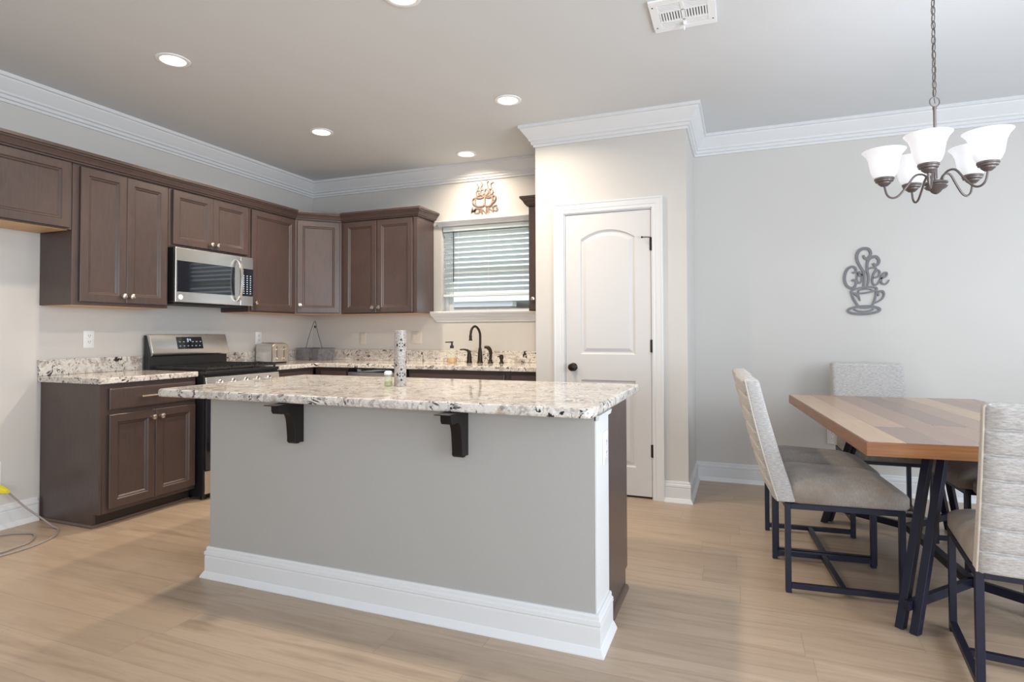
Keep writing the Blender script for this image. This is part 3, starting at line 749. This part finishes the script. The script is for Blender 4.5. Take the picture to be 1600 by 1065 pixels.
def sprayer():
    x = -2.050; t = thing('side_sprayer', 'dark bronze side sprayer just right of the faucet', 'sprayer', (x, fy, fz))
    link('base', MB().lathe([(.024, 0), (.024, .006), (.018, .014), (.016, .03), (.001, .031)], (x, fy, fz), 18), 'bronze', t)
    link('spray_head', MB().tube(spline([(x, fy, fz+.03), (x+.003, fy, fz+.085), (x-.004, fy-.006, fz+.120), (x-.025, fy-.014, fz+.140), (x-.048, fy-.022, fz+.138)], 5), [.013]*5+[.016]*6+[.017]*4+[.014]*3+[.012]*3, 12), 'bronze', t)
def airgap():
    x = -1.945; t = thing('soap_pump', 'short dark bronze dispenser at the right end of the faucet group', 'soap dispenser', (x, fy, fz))
    link('base', MB().lathe([(.022, 0), (.022, .005), (.015, .012), (.013, .035), (.001, .036)], (x, fy, fz), 16), 'bronze', t)
    link('pump_top', MB().lathe([(.015, .036), (.019, .045), (.018, .062), (.012, .076), (.001, .078)], (x, fy, fz), 16).tube([(x, fy, fz+.062), (x-.032, fy-.014, fz+.058)], .006, 8), 'bronze', t)
faucet(); lever(); sprayer(); airgap()
def soap():
    x, y = -2.405, 4.655; t = thing('soap_bottle', 'clear soap bottle with amber liquid and a black pump beside the sink', 'bottle', (x, y, fz))
    link('bottle', MB().lathe([(.001, .001), (.044, .001), (.048, .006), (.048, .085), (.040, .105), (.018, .120), (.016, .128), (.001, .128)], (x, y, fz), 24), 'bottle', t)
    link('soap_fill', MB().lathe([(.001, .003), (.045, .003), (.0455, .042), (.001, .042)], (x, y, fz), 24), 'amber', t)['label'] = 'amber liquid soap'
    link('pump', MB().lathe([(.017, .129), (.018, .150), (.010, .155), (.007, .175), (.012, .178), (.012, .190), (.001, .191)], (x, y, fz), 16).tube([(x, y, fz+.184), (x-.058, y-.015, fz+.182)], .005, 8), 'black', t)
soap()
def toaster():
    ang = math.atan2(4.025-4.110, -3.815+4.100); t = thing('toaster', 'brushed steel toaster on the counter beside the range', 'toaster', (-3.955, 4.125, fz), ang)
    w, d, h = .285, .160, .180
    lv = [(.010, .012), (.002, .018), (0, .03), (0, h-.04), (.006, h-.018), (.020, h-.004), (.034, h)]
    # rounded steel housing, lengthwise
    poly = [(-d/2, .014), (d/2, .014)] + [(d/2 - .045 + .045*math.cos(R(a)), h-.045+.045*math.sin(R(a))) for a in range(0, 91, 15)] + [(-d/2+.045+.045*math.cos(R(a)), h-.045+.045*math.sin(R(a))) for a in range(90, 181, 15)]
    mp = lambda a, hh, x: (x, a, hh)
    link('housing', MB().prism(poly, mp, -w/2+.012, w/2-.012), 'steel', t, local=True)
    k = .94
    for s in (-1, 1):
        e = link('end_cap', MB().rings([[mp(a*q, .014+(hh-.014)*(1-(1-q)*.5), s*x) for a, hh in poly] for x, q in ((w/2-.0118, 1), (w/2-.004, .985), (w/2, k))]), 'steel_warm', t, local=True)
        if s == 1:
            mb = MB()
            for y in (-.034, .034):
                mb.box(w/2, y-.003, .055, w/2+.0012, y+.003, .150)
            link('lever_slot', mb, 'slot', e, local=True)
            for y in (-.034, .034):
                link('lever', MB().box(w/2+.0005, y-.020, .118, w/2+.022, y+.020, .130), 'nickel', e, .003, local=True)
                link('dial', MB().lathe([(.015, 0), (.015, .004), (.012, .016), (.001, .017)], (w/2, y, .040), 16, lambda a, b, hh: Vector((hh, a, b))), 'nickel', e, local=True)
    mb = MB()
    for y in (-.033, .033): mb.box(-w/2+.04, y-.014, h-.0005, w/2-.04, y+.014, h+.0008)
    link('bread_slot', mb, 'slot', t, local=True)
    link('foot', MB().box(-w/2+.02, -d/2+.01, .001, w/2-.02, d/2-.01, .0135), 'black', t, local=True)
toaster()
def basket():
    x, y = -3.92, 4.66; t = thing('wire_basket', 'smoky mesh twin basket with a tall pointed hanger in the back corner', 'basket', (x, y, fz))
    for s in (-1, 1):
        cx = x + s*.098
        L = [[(cx + a, y + b, fz + z) for a, b in rrect(-hw, -hd, hw, hd, .02, 4)] for hw, hd, z in ((.070, .075, .004), (.084, .088, .118), (.081, .085, .118), (.067, .072, .008))]
        link('mesh_bin', MB().rings(L), 'mesh', t)
        link('rim_wire', MB().tube([(cx + a, y + b, fz+.120) for a, b in rrect(-.084, -.088, .084, .088, .02, 4)], .0014, 6, True), 'frame', t)
    link('hanger_wire', MB().tube(spline([(x-.115, y, fz+.118), (x-.085, y, fz+.215), (x-.045, y, fz+.320), (x-.010, y, fz+.380), (x+.004, y, fz+.372), (x+.022, y, fz+.300), (x+.060, y, fz+.190), (x+.085, y, fz+.118)], 5), .0024, 6), 'frame', t)
    link('hanger_knot', MB().lathe([(.001, -.016), (.008, -.008), (.009, .004), (.001, .016)], (x-.004, y, fz+.330), 10), 'frame', t)
basket()

# ------------------------------------------------------------------ outlets and switches
def plate(name, label, mp, w, h, kind, mat='white_plastic', cat='outlet'):
    c = mp(0, 0, 0); t = thing(name, label, cat, c, 0, 'wall plates')
    link('cover_plate', MB().rings([[mp(a, b, d) for a, b in rrect(-w/2+i, -h/2+i, w/2-i, h/2-i, .006, 3)] for i, d in ((0, .001), (0, .004), (.003, .0065))]), mat, t)
    gangs = (-.023, .023) if w > .1 else (0,)
    for g in gangs:
        if kind == 'outlet':
            for z in (-.021, .021):
                r = link('socket', MB().rings([[mp(g+a, z+b, d) for a, b in rrect(-.0165, -.0145, .0165, .0145, .008, 3)] for d in (.0063, .0085)]), mat, t)
                mb = MB()
                for a0 in (-.008, .005): mb.rings([[mp(g+a, z+b, d) for a, b in ((a0, -.001), (a0+.003, -.001), (a0+.003, .009), (a0, .009))] for d in (.0086, .0089)])
                mb.rings([[mp(g+a, z+b, d) for a, b in rrect(-.0025, -.010, .0025, -.005, .002, 2)] for d in (.0086, .0089)])
                link('socket_slots', mb, 'slot', r)
        else:
            link('rocker', MB().rings([[mp(g+a, b, d+.0015*(b > 0)) for a, b in rrect(-.0155, -.032, .0155, .032, .002, 2)] for d in (.0063, .009)]), mat, t)
onL = lambda y, z: (lambda a, b, d: Vector((LX+d, y+a, z+b)))
onB = lambda x, z: (lambda a, b, d: Vector((x+a, BY-d, z+b)))
plate('wall_outlet', 'white double outlet on the left wall above the left counter', onL(2.657, 1.136), .073, .118, 'outlet')
plate('wall_outlet', 'white outlet on the left wall above the toaster', onL(4.165, 1.130), .073, .118, 'outlet')
plate('wall_outlet', 'white outlet at the left edge with the yellow cord plug', onL(2.120, .330), .075, .150, 'outlet')
plate('wall_switch', 'pale single wall plate on the back wall right of the wire basket', onB(-3.525, 1.120), .075, .118, 'switch', 'cream_plastic', 'switch')
plate('wall_switch', 'pale double wall plate on the back wall left of the sink', onB(-2.907, 1.127), .118, .118, 'switch', 'cream_plastic', 'switch')
plate('wall_outlet', 'white outlet low on the dining wall behind the far chair', onB(.622, .400), .073, .118, 'outlet')
plate('wall_outlet', 'white outlet on the white end of the island', lambda a, b, d: Vector((IX1+.006+d, 2.250+a, .724+b)), .075, .128, 'outlet')

def extension_cord():
    t = thing('extension_cord', 'grey extension cord with a yellow plug trailing on the floor at left', 'cord', (-3.75, 2.1, 0))
    z = .006
    up = [(-4.075, 2.150, .235), (-4.060, 2.185, .185), (-4.020, 2.225, .120), (-3.955, 2.268, .055), (-3.880, 2.285, .012), (-3.800, 2.268, z), (-3.700, 2.185, z), (-3.650, 2.080, z), (-3.635, 1.990, z), (-3.640, 1.880, z), (-3.66, 1.70, z), (-3.72, 1.55, z), (-3.86, 1.50, z), (-3.97, 1.60, z), (-3.90, 1.72, z), (-3.76, 1.80, z+.007), (-3.690, 1.905, z+.003), (-3.702, 1.985, z), (-3.722, 2.070, z), (-3.790, 2.138, z), (-3.865, 2.170, z), (-3.930, 2.150, z), (-4.00, 2.105, z), (-4.06, 1.99, z), (-4.06, 1.80, z)]
    link('cable', MB().tube(spline(up, 7), .0055, 8), 'cord', t)
    pl = link('plug', MB().rings([[Vector((-4.145 + a, 2.120 + c + k, .262 - a*.35 + d)) for c, d in rrect(-r, -r, r, r, r*.4, 3)] for a, r, k in ((.014, .020, 0), (.040, .021, .008), (.058, .016, .018), (.078, .009, .030))]), 'yellow', t)
    pl['label'] = 'yellow plug'
extension_cord()

# ------------------------------------------------------------------ wall signs
def sign(name, label, mat, org, sx, sz, strokes, extra=None, depth=.006):
    """strokes = [(width, closed, points)] in a small drawing grid; cut from sheet metal standing just off the wall"""
    mb = MB(); ox, oz = org
    for si, (wd, closed, pts) in enumerate(strokes):
        P = spline([(p[0], p[1], 0) for p in pts], 5, closed); n = len(P); wl = wd if hasattr(wd, '__len__') else (wd, wd)
        loops = []
        for i in range(n):
            a = P[(i-1) % n] if (closed or i) else P[i]; b = P[(i+1) % n] if (closed or i < n-1) else P[i]
            t = b-a
            if t.length < 1e-6: t = Vector((1, 0, 0))
            t.normalize(); nn = Vector((-t.y, t.x, 0)); f = i/(n-1)
            w = (wl[0] + (wl[1]-wl[0])*f) if len(wl) == 2 else (wl[0]*(1-2*f) + wl[1]*2*f if f < .5 else wl[1]*(2-2*f) + wl[2]*(2*f-1))
            q = [P[i] + nn*w/2, P[i] - nn*w/2]
            loops.append([(ox + v.x*sx, BY-d, oz - v.y*sz) for v, d in ((q[0], .004), (q[1], .004), (q[1], .004+depth+si*.00025), (q[0], .004+depth+si*.00025))])
        mb.rings(loops, wrap=closed)
    if extra: extra(mb)
    o = link(name, mb, mat, smooth=0); tag(o, label, 'wall sign'); return o
ell = lambda cx, cy, rx, ry, tilt=0, a0=0, a1=360, n=14: [(cx + rx*math.cos(R(a0+(a1-a0)*i/n)), cy + ry*math.sin(R(a0+(a1-a0)*i/n)) + tilt*rx*math.cos(R(a0+(a1-a0)*i/n))) for i in range(n if a1-a0 == 360 else n+1)]
coffee = [
 ((20, 34, 22), False, [(325, 420), (350, 420), (372, 398), (358, 360), (318, 350), (270, 375), (238, 435), (230, 505), (250, 565), (290, 598), (335, 602), (362, 575), (368, 530), (345, 508), (318, 518)]),
 ((20, 20), False, [(372, 400), (385, 440), (378, 500), (392, 535), (415, 545), (437, 520), (441, 470), (430, 430), (405, 413), (393, 440), (415, 462), (445, 442), (470, 422)]),
 ((24, 36, 22), False, [(466, 216), (470, 245), (495, 262), (530, 245), (552, 200), (530, 152), (475, 138), (418, 160), (386, 212), (387, 270), (412, 332), (442, 380), (464, 428), (470, 500), (464, 560), (455, 608)]),
 ((26, 36, 20), False, [(578, 318), (600, 345), (636, 330), (648, 285), (620, 245), (575, 243), (530, 268), (508, 320), (506, 390), (520, 470), (516, 540), (495, 612)]),
 ((18, 22), False, [(462, 432), (500, 396), (545, 374), (590, 368), (616, 386), (600, 412)]),
 ((18, 24, 16), False, [(570, 490), (610, 486), (645, 465), (655, 425), (630, 400), (597, 422), (570, 480), (566, 540), (590, 575), (630, 560), (664, 505)]),
 ((18, 24, 12), False, [(660, 500), (700, 492), (735, 465), (736, 436), (706, 440), (676, 480), (670, 535), (690, 565), (720, 568), (748, 546), (764, 518)]),
 (20, True, ell(465, 632, 155, 34, -.09)),
 (14, False, ell(478, 640, 84, 20, -.05, 150, 350)),
 ((24, 26, 20), False, [(306, 640), (330, 718), (376, 795), (408, 828), (480, 840), (552, 822), (585, 765), (606, 690), (618, 618)]),
 ((6, 40, 6), False, [(322, 660), (360, 674), (395, 700), (415, 760)]),
 ((20, 24, 12), False, [(638, 705), (632, 672), (655, 650), (690, 652), (702, 690), (672, 745), (592, 788)]),
 (26, True, ell(460, 868, 192, 46, -.02)),
 (18, False, ell(460, 852, 112, 32, 0, 0, 180)),
]
def coffee_fix(s): return [(w, c, [(p[0]-210, p[1]-130) for p in pts]) for w, c, pts in s]
sign('wall_sign', 'dark grey metal sign reading Coffee above a steaming cup, on the dining wall', 'sign_grey', (.703, 1.783), .000525, .000616, coffee_fix(coffee))
gm = [
 (22, False, [(388, 245), (410, 288), (434, 325), (408, 368), (405, 402)]), (22, False, [(478, 205), (513, 240), (516, 290), (482, 340), (480, 388)]),
 (22, False, [(660, 200), (631, 250), (640, 310), (650, 372)]), (22, False, [(785, 238), (722, 265), (716, 320), (732, 380)]),
 (24, False, [(448, 425), (425, 402), (392, 415), (372, 460), (384, 520), (420, 528), (446, 500), (444, 472), (412, 472)]),
 (24, True, ell(518, 455, 40, 68)), (24, True, ell(612, 455, 40, 68)),
 (24, False, [(688, 390), (690, 455), (690, 522), (740, 512), (768, 460), (742, 405), (688, 390)]),
 (26, False, [(362, 572), (460, 592), (562, 562)]), (16, False, [(362, 565), (470, 522), (560, 552)]),
 (30, False, [(358, 575), (352, 690), (388, 775), (480, 792), (560, 765), (578, 660), (566, 545)]),
 (26, False, [(575, 568), (660, 592), (752, 585)]), (16, False, [(570, 540), (660, 552), (752, 560)]),
 (30, False, [(578, 660), (585, 765), (650, 800), (722, 772), (752, 690), (752, 568)]),
 (26, False, [(352, 578), (300, 600), (282, 655), (310, 715), (368, 765)]), (26, False, [(752, 562), (812, 562), (828, 620), (800, 690), (738, 745)]),
]
def morning(mb):
    for ch, x, y, rot, s in (('M', 308, 872, -14, 150), ('O', 396, 892, -10, 140), ('R', 478, 905, -5, 150), ('N', 562, 912, 0, 150), ('I', 640, 905, 4, 150), ('N', 716, 890, 9, 150), ('G', 818, 858, 14, 160)):
        cu = bpy.data.curves.new('glyph', 'FONT'); cu.body = ch; cu.size = 1.3; cu.extrude = 0; cu.align_x = 'CENTER'; cu.offset = .010
        ob = bpy.data.objects.new('glyph', cu); me = bpy.data.meshes.new_from_object(ob)
        c, sn = math.cos(R(-rot)), math.sin(R(-rot)); off = len(mb.bm.verts)
        vs = []
        tb = bmesh.new(); tb.from_mesh(me)
        bmesh.ops.remove_doubles(tb, verts=tb.verts, dist=1e-5)
        ext = bmesh.ops.extrude_face_region(tb, geom=tb.faces[:])
        for v in [g for g in ext['geom'] if isinstance(g, bmesh.types.BMVert)]: v.co.z += 1
        mp = {}
        for v in tb.verts:
            gx, gy = v.co.x*s*.86, (v.co.y-.45)*s
            px, py = x + gx*c + gy*sn, y - (-gx*sn + gy*c)
            mp[v] = mb.v((-2.322 + (px-255)*.000425, BY-.004-.006*(1-v.co.z) , 2.567 - (py-200)*.000385))
        for f in tb.faces: mb.f([mp[v] for v in f.verts])
        tb.free(); bpy.data.objects.remove(ob); bpy.data.curves.remove(cu); bpy.data.meshes.remove(me)
sign('wall_sign', 'brown metal sign reading Good Morning with two steaming cups above the sink window', 'sign_brown', (-2.322, 2.567), .000425, .000385, [(w, c, [(p[0]-255, p[1]-200) for p in pts]) for w, c, pts in gm], morning)

# ------------------------------------------------------------------ ceiling: downlights, register, chandelier
def downlight():
    t = thing('recessed_light', '', 'ceiling light', (0, 0, 0), 0, 'recessed kitchen lights')
    link('trim_ring', MB().rings([[(r*math.cos(a), r*math.sin(a), z) for a in [2*math.pi*k/32 for k in range(32)]] for r, z in ((.090, -.001), (.089, -.005), (.078, -.008), (.067, -.006), (.066, -.001))], False, False), 'vent', t, local=True)
    link('lens', MB().lathe([(.001, -.0015), (.066, -.0015), (.066, -.004), (.040, -.0055), (.001, -.006)], (0, 0, 0), 32), 'lens', t, local=True)
    return t
proto = downlight()
for i, (x, y, pw, lb) in enumerate(((-2.998, 2.363, 13, 'recessed ceiling light above the left base cabinet, nearest the tall cabinet crown'), (-3.010, 3.640, 13, 'recessed ceiling light in front of the microwave'),
                       (-1.440, 3.603, 5, 'recessed ceiling light left of the pantry crown corner'), (-2.213, 4.560, .22, 'smallest recessed ceiling light over the sink window'), (-1.445, 2.300, 5.5, 'recessed ceiling light cut by the top edge, above the island'))):
    d = proto if i == 0 else dup(proto)
    d.location = (x, y, CZ); d['label'] = lb
    l = bpy.data.lights.new('recessed_lamp', 'AREA'); l.shape = 'DISK'; l.size = .125; l.energy = pw; l.color = (1, .85, .67); l.spread = R(155)
    o = bpy.data.objects.new('recessed_lamp', l); COL.objects.link(o); o.parent = d; o.location = (0, 0, -.012)

def register():
    x0, x1, y0, y1 = -.398, -.098, 2.770, 3.066; t = thing('ceiling_vent', 'white slotted air register in the ceiling', 'ceiling vent', ((x0+x1)/2, (y0+y1)/2, CZ))
    link('duct_back', MB().box(x0+.02, y0+.02, CZ-.002, x1-.02, y1-.02, CZ-.0008), 'vent_dark', t)
    mb = MB(); z0, z1 = CZ-.010, CZ-.0008; b = .038; xm = (x0+x1)/2 - .0; ys = [y0, y0+b, y0+b+.070, y0+b+.083, y1-b-.083+.016, y1-b-.054, y1-b, y1]
    mb.box(x0, y0, z0, x1, y0+b, z1); mb.box(x0, y1-b, z0, x1, y1, z1); mb.box(x0, y0+b, z0, x0+b, y1-b, z1); mb.box(x1-b, y0+b, z0, x1, y1-b, z1)
    mb.box(xm-.008, y0+b, z0, xm+.008, y1-b, z1)
    rows = [(y0+b, y0+b+.068, 'y'), (y0+b+.078, y1-b-.060, 'x'), (y1-b-.050, y1-b, 'y')]
    mb.box(x0+b, y0+b+.068, z0, x1-b, y0+b+.078, z1); mb.box(x0+b, y1-b-.060, z0, x1-b, y1-b-.050, z1)
    link('frame', mb, 'vent', t, .0015)
    mb = MB()
    for a, c, d in rows:
        if d == 'x':
            for xa, xb in ((x0+b, xm-.008), (xm+.008, x1-b)):
                n = 8
                for k in range(n):
                    x = xa + (k+.5)*(xb-xa)/n; mb.box(x-.0038, a, z0+.001, x+.0038, c, z1-.001)
        else:
            n = max(4, int((c-a)/.009))
            for k in range(n):
                y = a + (k+.5)*(c-a)/n; mb.box(x0+b, y-.0032, z0+.001, x1-b, y+.0032, z1-.001)
    link('louvres', mb, 'vent', t)
    lv = MB(); lv.box(xm-.006, y1-b-.03, z0-.012, xm+.001, y1-b-.004, z0); lv.box(xm-.006, y1-b-.008, z0-.030, xm+.001, y1-b-.003, z0-.010)
    link('damper_lever', lv, 'vent', t)
    mb = MB()
    for x in (x0+.016, x1-.016):
        for y in (y0+.05, y1-.05): mb.lathe([(.004, -.0115), (.004, -.010)], (x, y, CZ), 8)
    link('screws', mb, 'slot', t)
register()

def chandelier():
    x, y = .814, 3.10; t = thing('chandelier', 'five arm bronze chandelier with white bell shades hanging over the table', 'chandelier', (x, y, 1.78))
    link('canopy', MB().lathe([(.001, 2.695), (.012, 2.697), (.030, 2.708), (.055, 2.716), (.062, 2.7285), (.001, 2.729)], (x, y, 0), 24), 'chand', t)
    mb = MB(); z = 2.694; k = 0
    while z > 2.235:
        a = R(25 + 90*(k % 2)); mb.tube([(x + .0085*math.cos(q)*math.cos(a), y + .0085*math.cos(q)*math.sin(a), z - .019 + .021*math.sin(q)) for q in [2*math.pi*i/12 for i in range(12)]], .0021, 6, True)
        z -= .0335; k += 1
    link('chain', mb, 'chand', t)
    link('power_wire', MB().tube([(x+.004*math.sin(i*1.3), y+.004*math.cos(i*1.7), 2.70-.034*i) for i in range(16)], .0018, 6), 'chand', t)
    zr = z + .0335 - .028
    a = R(21); link('loop_ring', MB().tube([(x + .022*math.cos(q)*math.cos(a), y + .022*math.cos(q)*math.sin(a), 2.196 + .022*math.sin(q)) for q in [2*math.pi*i/20 for i in range(20)]], .0026, 8, True), 'chand', t)
    link('stem', MB().lathe([(.001, 2.176), (.008, 2.175), (.009, 2.166), (.0065, 2.160), (.0065, 1.852), (.001, 1.851)], (x, y, 0), 16), 'chand', t)
    link('hub', MB().lathe([(.001, 1.842), (.030, 1.841), (.044, 1.835), (.045, 1.828), (.037, 1.824), (.037, 1.820), (.044, 1.815), (.038, 1.807), (.024, 1.800), (.018, 1.791), (.009, 1.784), (.001, 1.781)], (x, y, 0), 28), 'chand', t)
    for i in range(5):
        az = R(-40 + 72*i); c, s = math.cos(az), math.sin(az)
        prof = [(.026, 1.834), (.031, 1.858), (.050, 1.876), (.078, 1.872), (.108, 1.830), (.140, 1.790), (.166, 1.782), (.186, 1.800), (.195, 1.842)]
        arm = link('arm', MB().tube(spline([(x + r*c, y + r*s, zz) for r, zz in prof], 5), .0048, 8), 'chand', t)
        px, py = x + .195*c, y + .195*s
        link('socket_cup', MB().lathe([(.001, 1.838), (.014, 1.839), (.026, 1.850), (.027, 1.856), (.036, 1.859), (.037, 1.866), (.040, 1.868), (.040, 1.876), (.030, 1.879), (.001, 1.879)], (px, py, 0), 24), 'chand', arm)
        out = [(.037, 1.8765), (.047, 1.890), (.055, 1.910), (.059, 1.935), (.063, 1.960), (.072, 1.982), (.086, 2.000), (.0885, 2.002)]
        inn = [(.0855, 2.002), (.069, 1.985), (.060, 1.962), (.056, 1.935), (.052, 1.911), (.044, 1.893), (.034, 1.8805)]
        sh = link('lamp_shade', MB().lathe(out + inn, (px, py, 0), 32, caps=False), 'shade', arm, smooth=60)
        sh['label'] = 'white frosted bell glass'
        l = bpy.data.lights.new('chandelier_bulb', 'POINT'); l.energy = .8; l.color = (.97, .98, 1); l.shadow_soft_size = .022
        o = bpy.data.objects.new('chandelier_bulb', l); COL.objects.link(o); o.parent = t; o.location = Vector((px, py, 1.965)) - Vector(t.location)
chandelier()

# ------------------------------------------------------------------ dining set
def table():
    rz = R(4.8); cx, cy = .873, 3.428
    t = thing('dining_table', 'mixed plank wood dining table on paired black metal legs', 'table', (cx, cy, 0), rz)
    hw, hl = .515, .865
    link('tabletop', MB().box(-hw+.002, -hl+.002, .7585, hw-.002, hl-.002, .760), 'table', t, .001, local=True)
    e = link('tabletop_edge', MB().box(-hw, -hl, .706, hw, hl, .7583), 'table_edge', t, .002, local=True); e['label'] = 'orange brown thick table edge'
    J = [Vector((0, -.372, .1)), Vector((0, .372, .1))]
    w = .031
    for sx in (-1, 1):
        for sy in (-1, 1):
            foot = Vector((sx*.335, sy*.690, 0)); j = J[0 if sy < 0 else 1]; d = Vector((j.x-foot.x, j.y-foot.y, 0)).normalized(); n = Vector((-d.y, d.x, 0))
            for k in (-1, 1):
                o = n*(k*.0275)
                a, b = foot + o + Vector((0, 0, .001)), foot + o + d*.225 + Vector((0, 0, .7055))
                L = []
                for p in (a, b): L.append([p + d*sa*w/2 + n*sb*w/2 for sa, sb in ((-1, -1), (1, -1), (1, 1), (-1, 1))])
                link('leg', MB().rings(L), 'frame', t, .0015, local=True)
            link('brace', MB().bar(foot - d*.012 + Vector((0, 0, .100)), j, .022, .036), 'frame', t, .001, local=True)
    link('stretcher', MB().bar(J[0] - Vector((0, .015, 0)), J[1] + Vector((0, .015, 0)), .036, .036), 'frame', t, .001, local=True)
    mb = MB()
    for y in (-.55, .55): mb.box(-.30, y-.03, .698, .30, y+.03, .7055)
    link('mounting_plate', mb, 'frame', t, local=True)
table()

def chair():
    """forward = +X, origin at the floor under the middle of the leg frame"""
    t = thing('dining_chair', '', 'chair', (0, 0, 0), 0, 'upholstered dining chairs')
    fx, fw, s, zt = .225, .205, .024, .400
    for x in (-fx, fx):
        for y in (-fw, fw): link('leg', MB().box(x-s/2, y-s/2, .001, x+s/2, y+s/2, zt), 'frame', t, .0015, local=True)
    mb = MB()
    for y in (-fw, fw): mb.box(-fx+s/2, y-s/2, zt-s, fx-s/2, y+s/2, zt)
    for x in (-fx, fx): mb.box(x-s/2, -fw+s/2, zt-s, x+s/2, fw-s/2, zt)
    link('seat_rail', mb, 'frame', t, .001, local=True)
    for y in (-fw, fw): link('side_bar', MB().box(-fx+s/2, y-s/2, .020, fx-s/2, y+s/2, .043), 'frame', t, .001, local=True)
    link('cross_bar', MB().box(-.012, -fw+s/2, .0205, .012, fw-s/2, .0425), 'frame', t, .001, local=True)
    # seat: domed cushion with a rolled front
    L = []; w = .218
    for k, (i, z) in enumerate(((.006, zt+.001), (0, zt+.010), (0, zt+.060), (.006, zt+.076), (.020, zt+.092), (.050, zt+.108), (.090, zt+.118), (.15, zt+.123))):
        lp = []
        for a, b in rrect(-.215+i*.6, -w+i, .262-i*1.15, w-i, max(.04-i*.15, .02), 5):
            lp.append((a, b, z - max(0, a-.05)*max(0, z-zt-.03)*1.6))
        L.append(lp)
    link('seat', MB().rings(L), 'seat_fabric', t, smooth=60, local=True)['label'] = 'grey brown worn seat cushion'
    # back: upright slab leaning away, channelled on its rear face
    zb, zt2, nv = zt+.002, .955, 98; L = []
    w = .218; rr = .022
    def line(z):
        u = (z-zb)/(zt2-zb); return -.185 - .155*u - .03*u*(1-u)     # x of the front face
    edge = []
    for k in range(nv+1):
        u = k/nv; z = zb + (zt2-zb)*u; xf = line(z); th = .082 - .018*u
        ch = 1 - abs(2*((u*7) % 1) - 1)**9 if 0 < k < nv else 0
        r0 = 0 if 0 < k < nv else .012
        if k == nv-1: r0 = .004
        bulge = .013*ch
        ww = w - r0
        lp = [(xf - r0, -ww+rr), (xf - r0, ww-rr), (xf-.006-r0, ww-.006), (xf-rr, ww), (xf-th+.010, ww), (xf-th+.002, ww-.003),
              (xf-th-bulge*.6+r0, ww-.012), (xf-th-bulge+r0, ww-.05), (xf-th-bulge+r0, -ww+.05), (xf-th-bulge*.6+r0, -ww+.012), (xf-th+.002, -ww+.003), (xf-th+.010, -ww), (xf-rr, -ww), (xf-.006-r0, -ww+.006)]
        L.append([(a, b, z) for a, b in lp]); edge.append((xf-th+.002, ww-.0005, z))
    bk = link('backrest', MB().rings(L), 'back_fabric', t, smooth=60, local=True)
    bk['label'] = 'light grey channelled backrest'
    for k in range(1, 7):
        u = k/7; z = zb + (zt2-zb)*u; x = line(z) - (.082-.018*u) - .003
        link('seam_cord', MB().tube([(x+.006, -w+.004, z), (x-.003, -w+.03, z), (x-.004, 0, z), (x-.003, w-.03, z), (x+.006, w-.004, z)], .0038, 6), 'back_fabric', bk, local=True)
    for sgn in (-1, 1): link('piping', MB().tube([(a, sgn*b, z) for a, b, z in edge[1:-1]], .0034, 6), 'piping', bk, local=True)
    return t
CH = chair()
spots = [((.394, 3.148), 5.0, 'grey upholstered chair on the left of the table, nearest the camera'),
         ((.372, 3.598), 4.0, 'grey upholstered chair on the left of the table, directly behind the nearer one'),
         ((.816, 4.290), -88.0, 'grey upholstered chair at the far end of the table against the dining wall'),
         ((.938, 2.525), 83.5, 'grey upholstered chair at the near end, its ribbed back to the camera at right'),
         ((1.232, 3.696), 183.5, 'grey upholstered chair on the right of the table towards the far end, mostly hidden'),
         ((1.297, 3.240), 184.0, 'grey upholstered chair on the right of the table, hidden behind the near chair back')]
for i, ((x, y), rz, lb) in enumerate(spots):
    c = CH if i == 0 else dup(CH)
    c.location = (x, y, 0); c.rotation_euler = (0, 0, R(rz)); c['label'] = lb
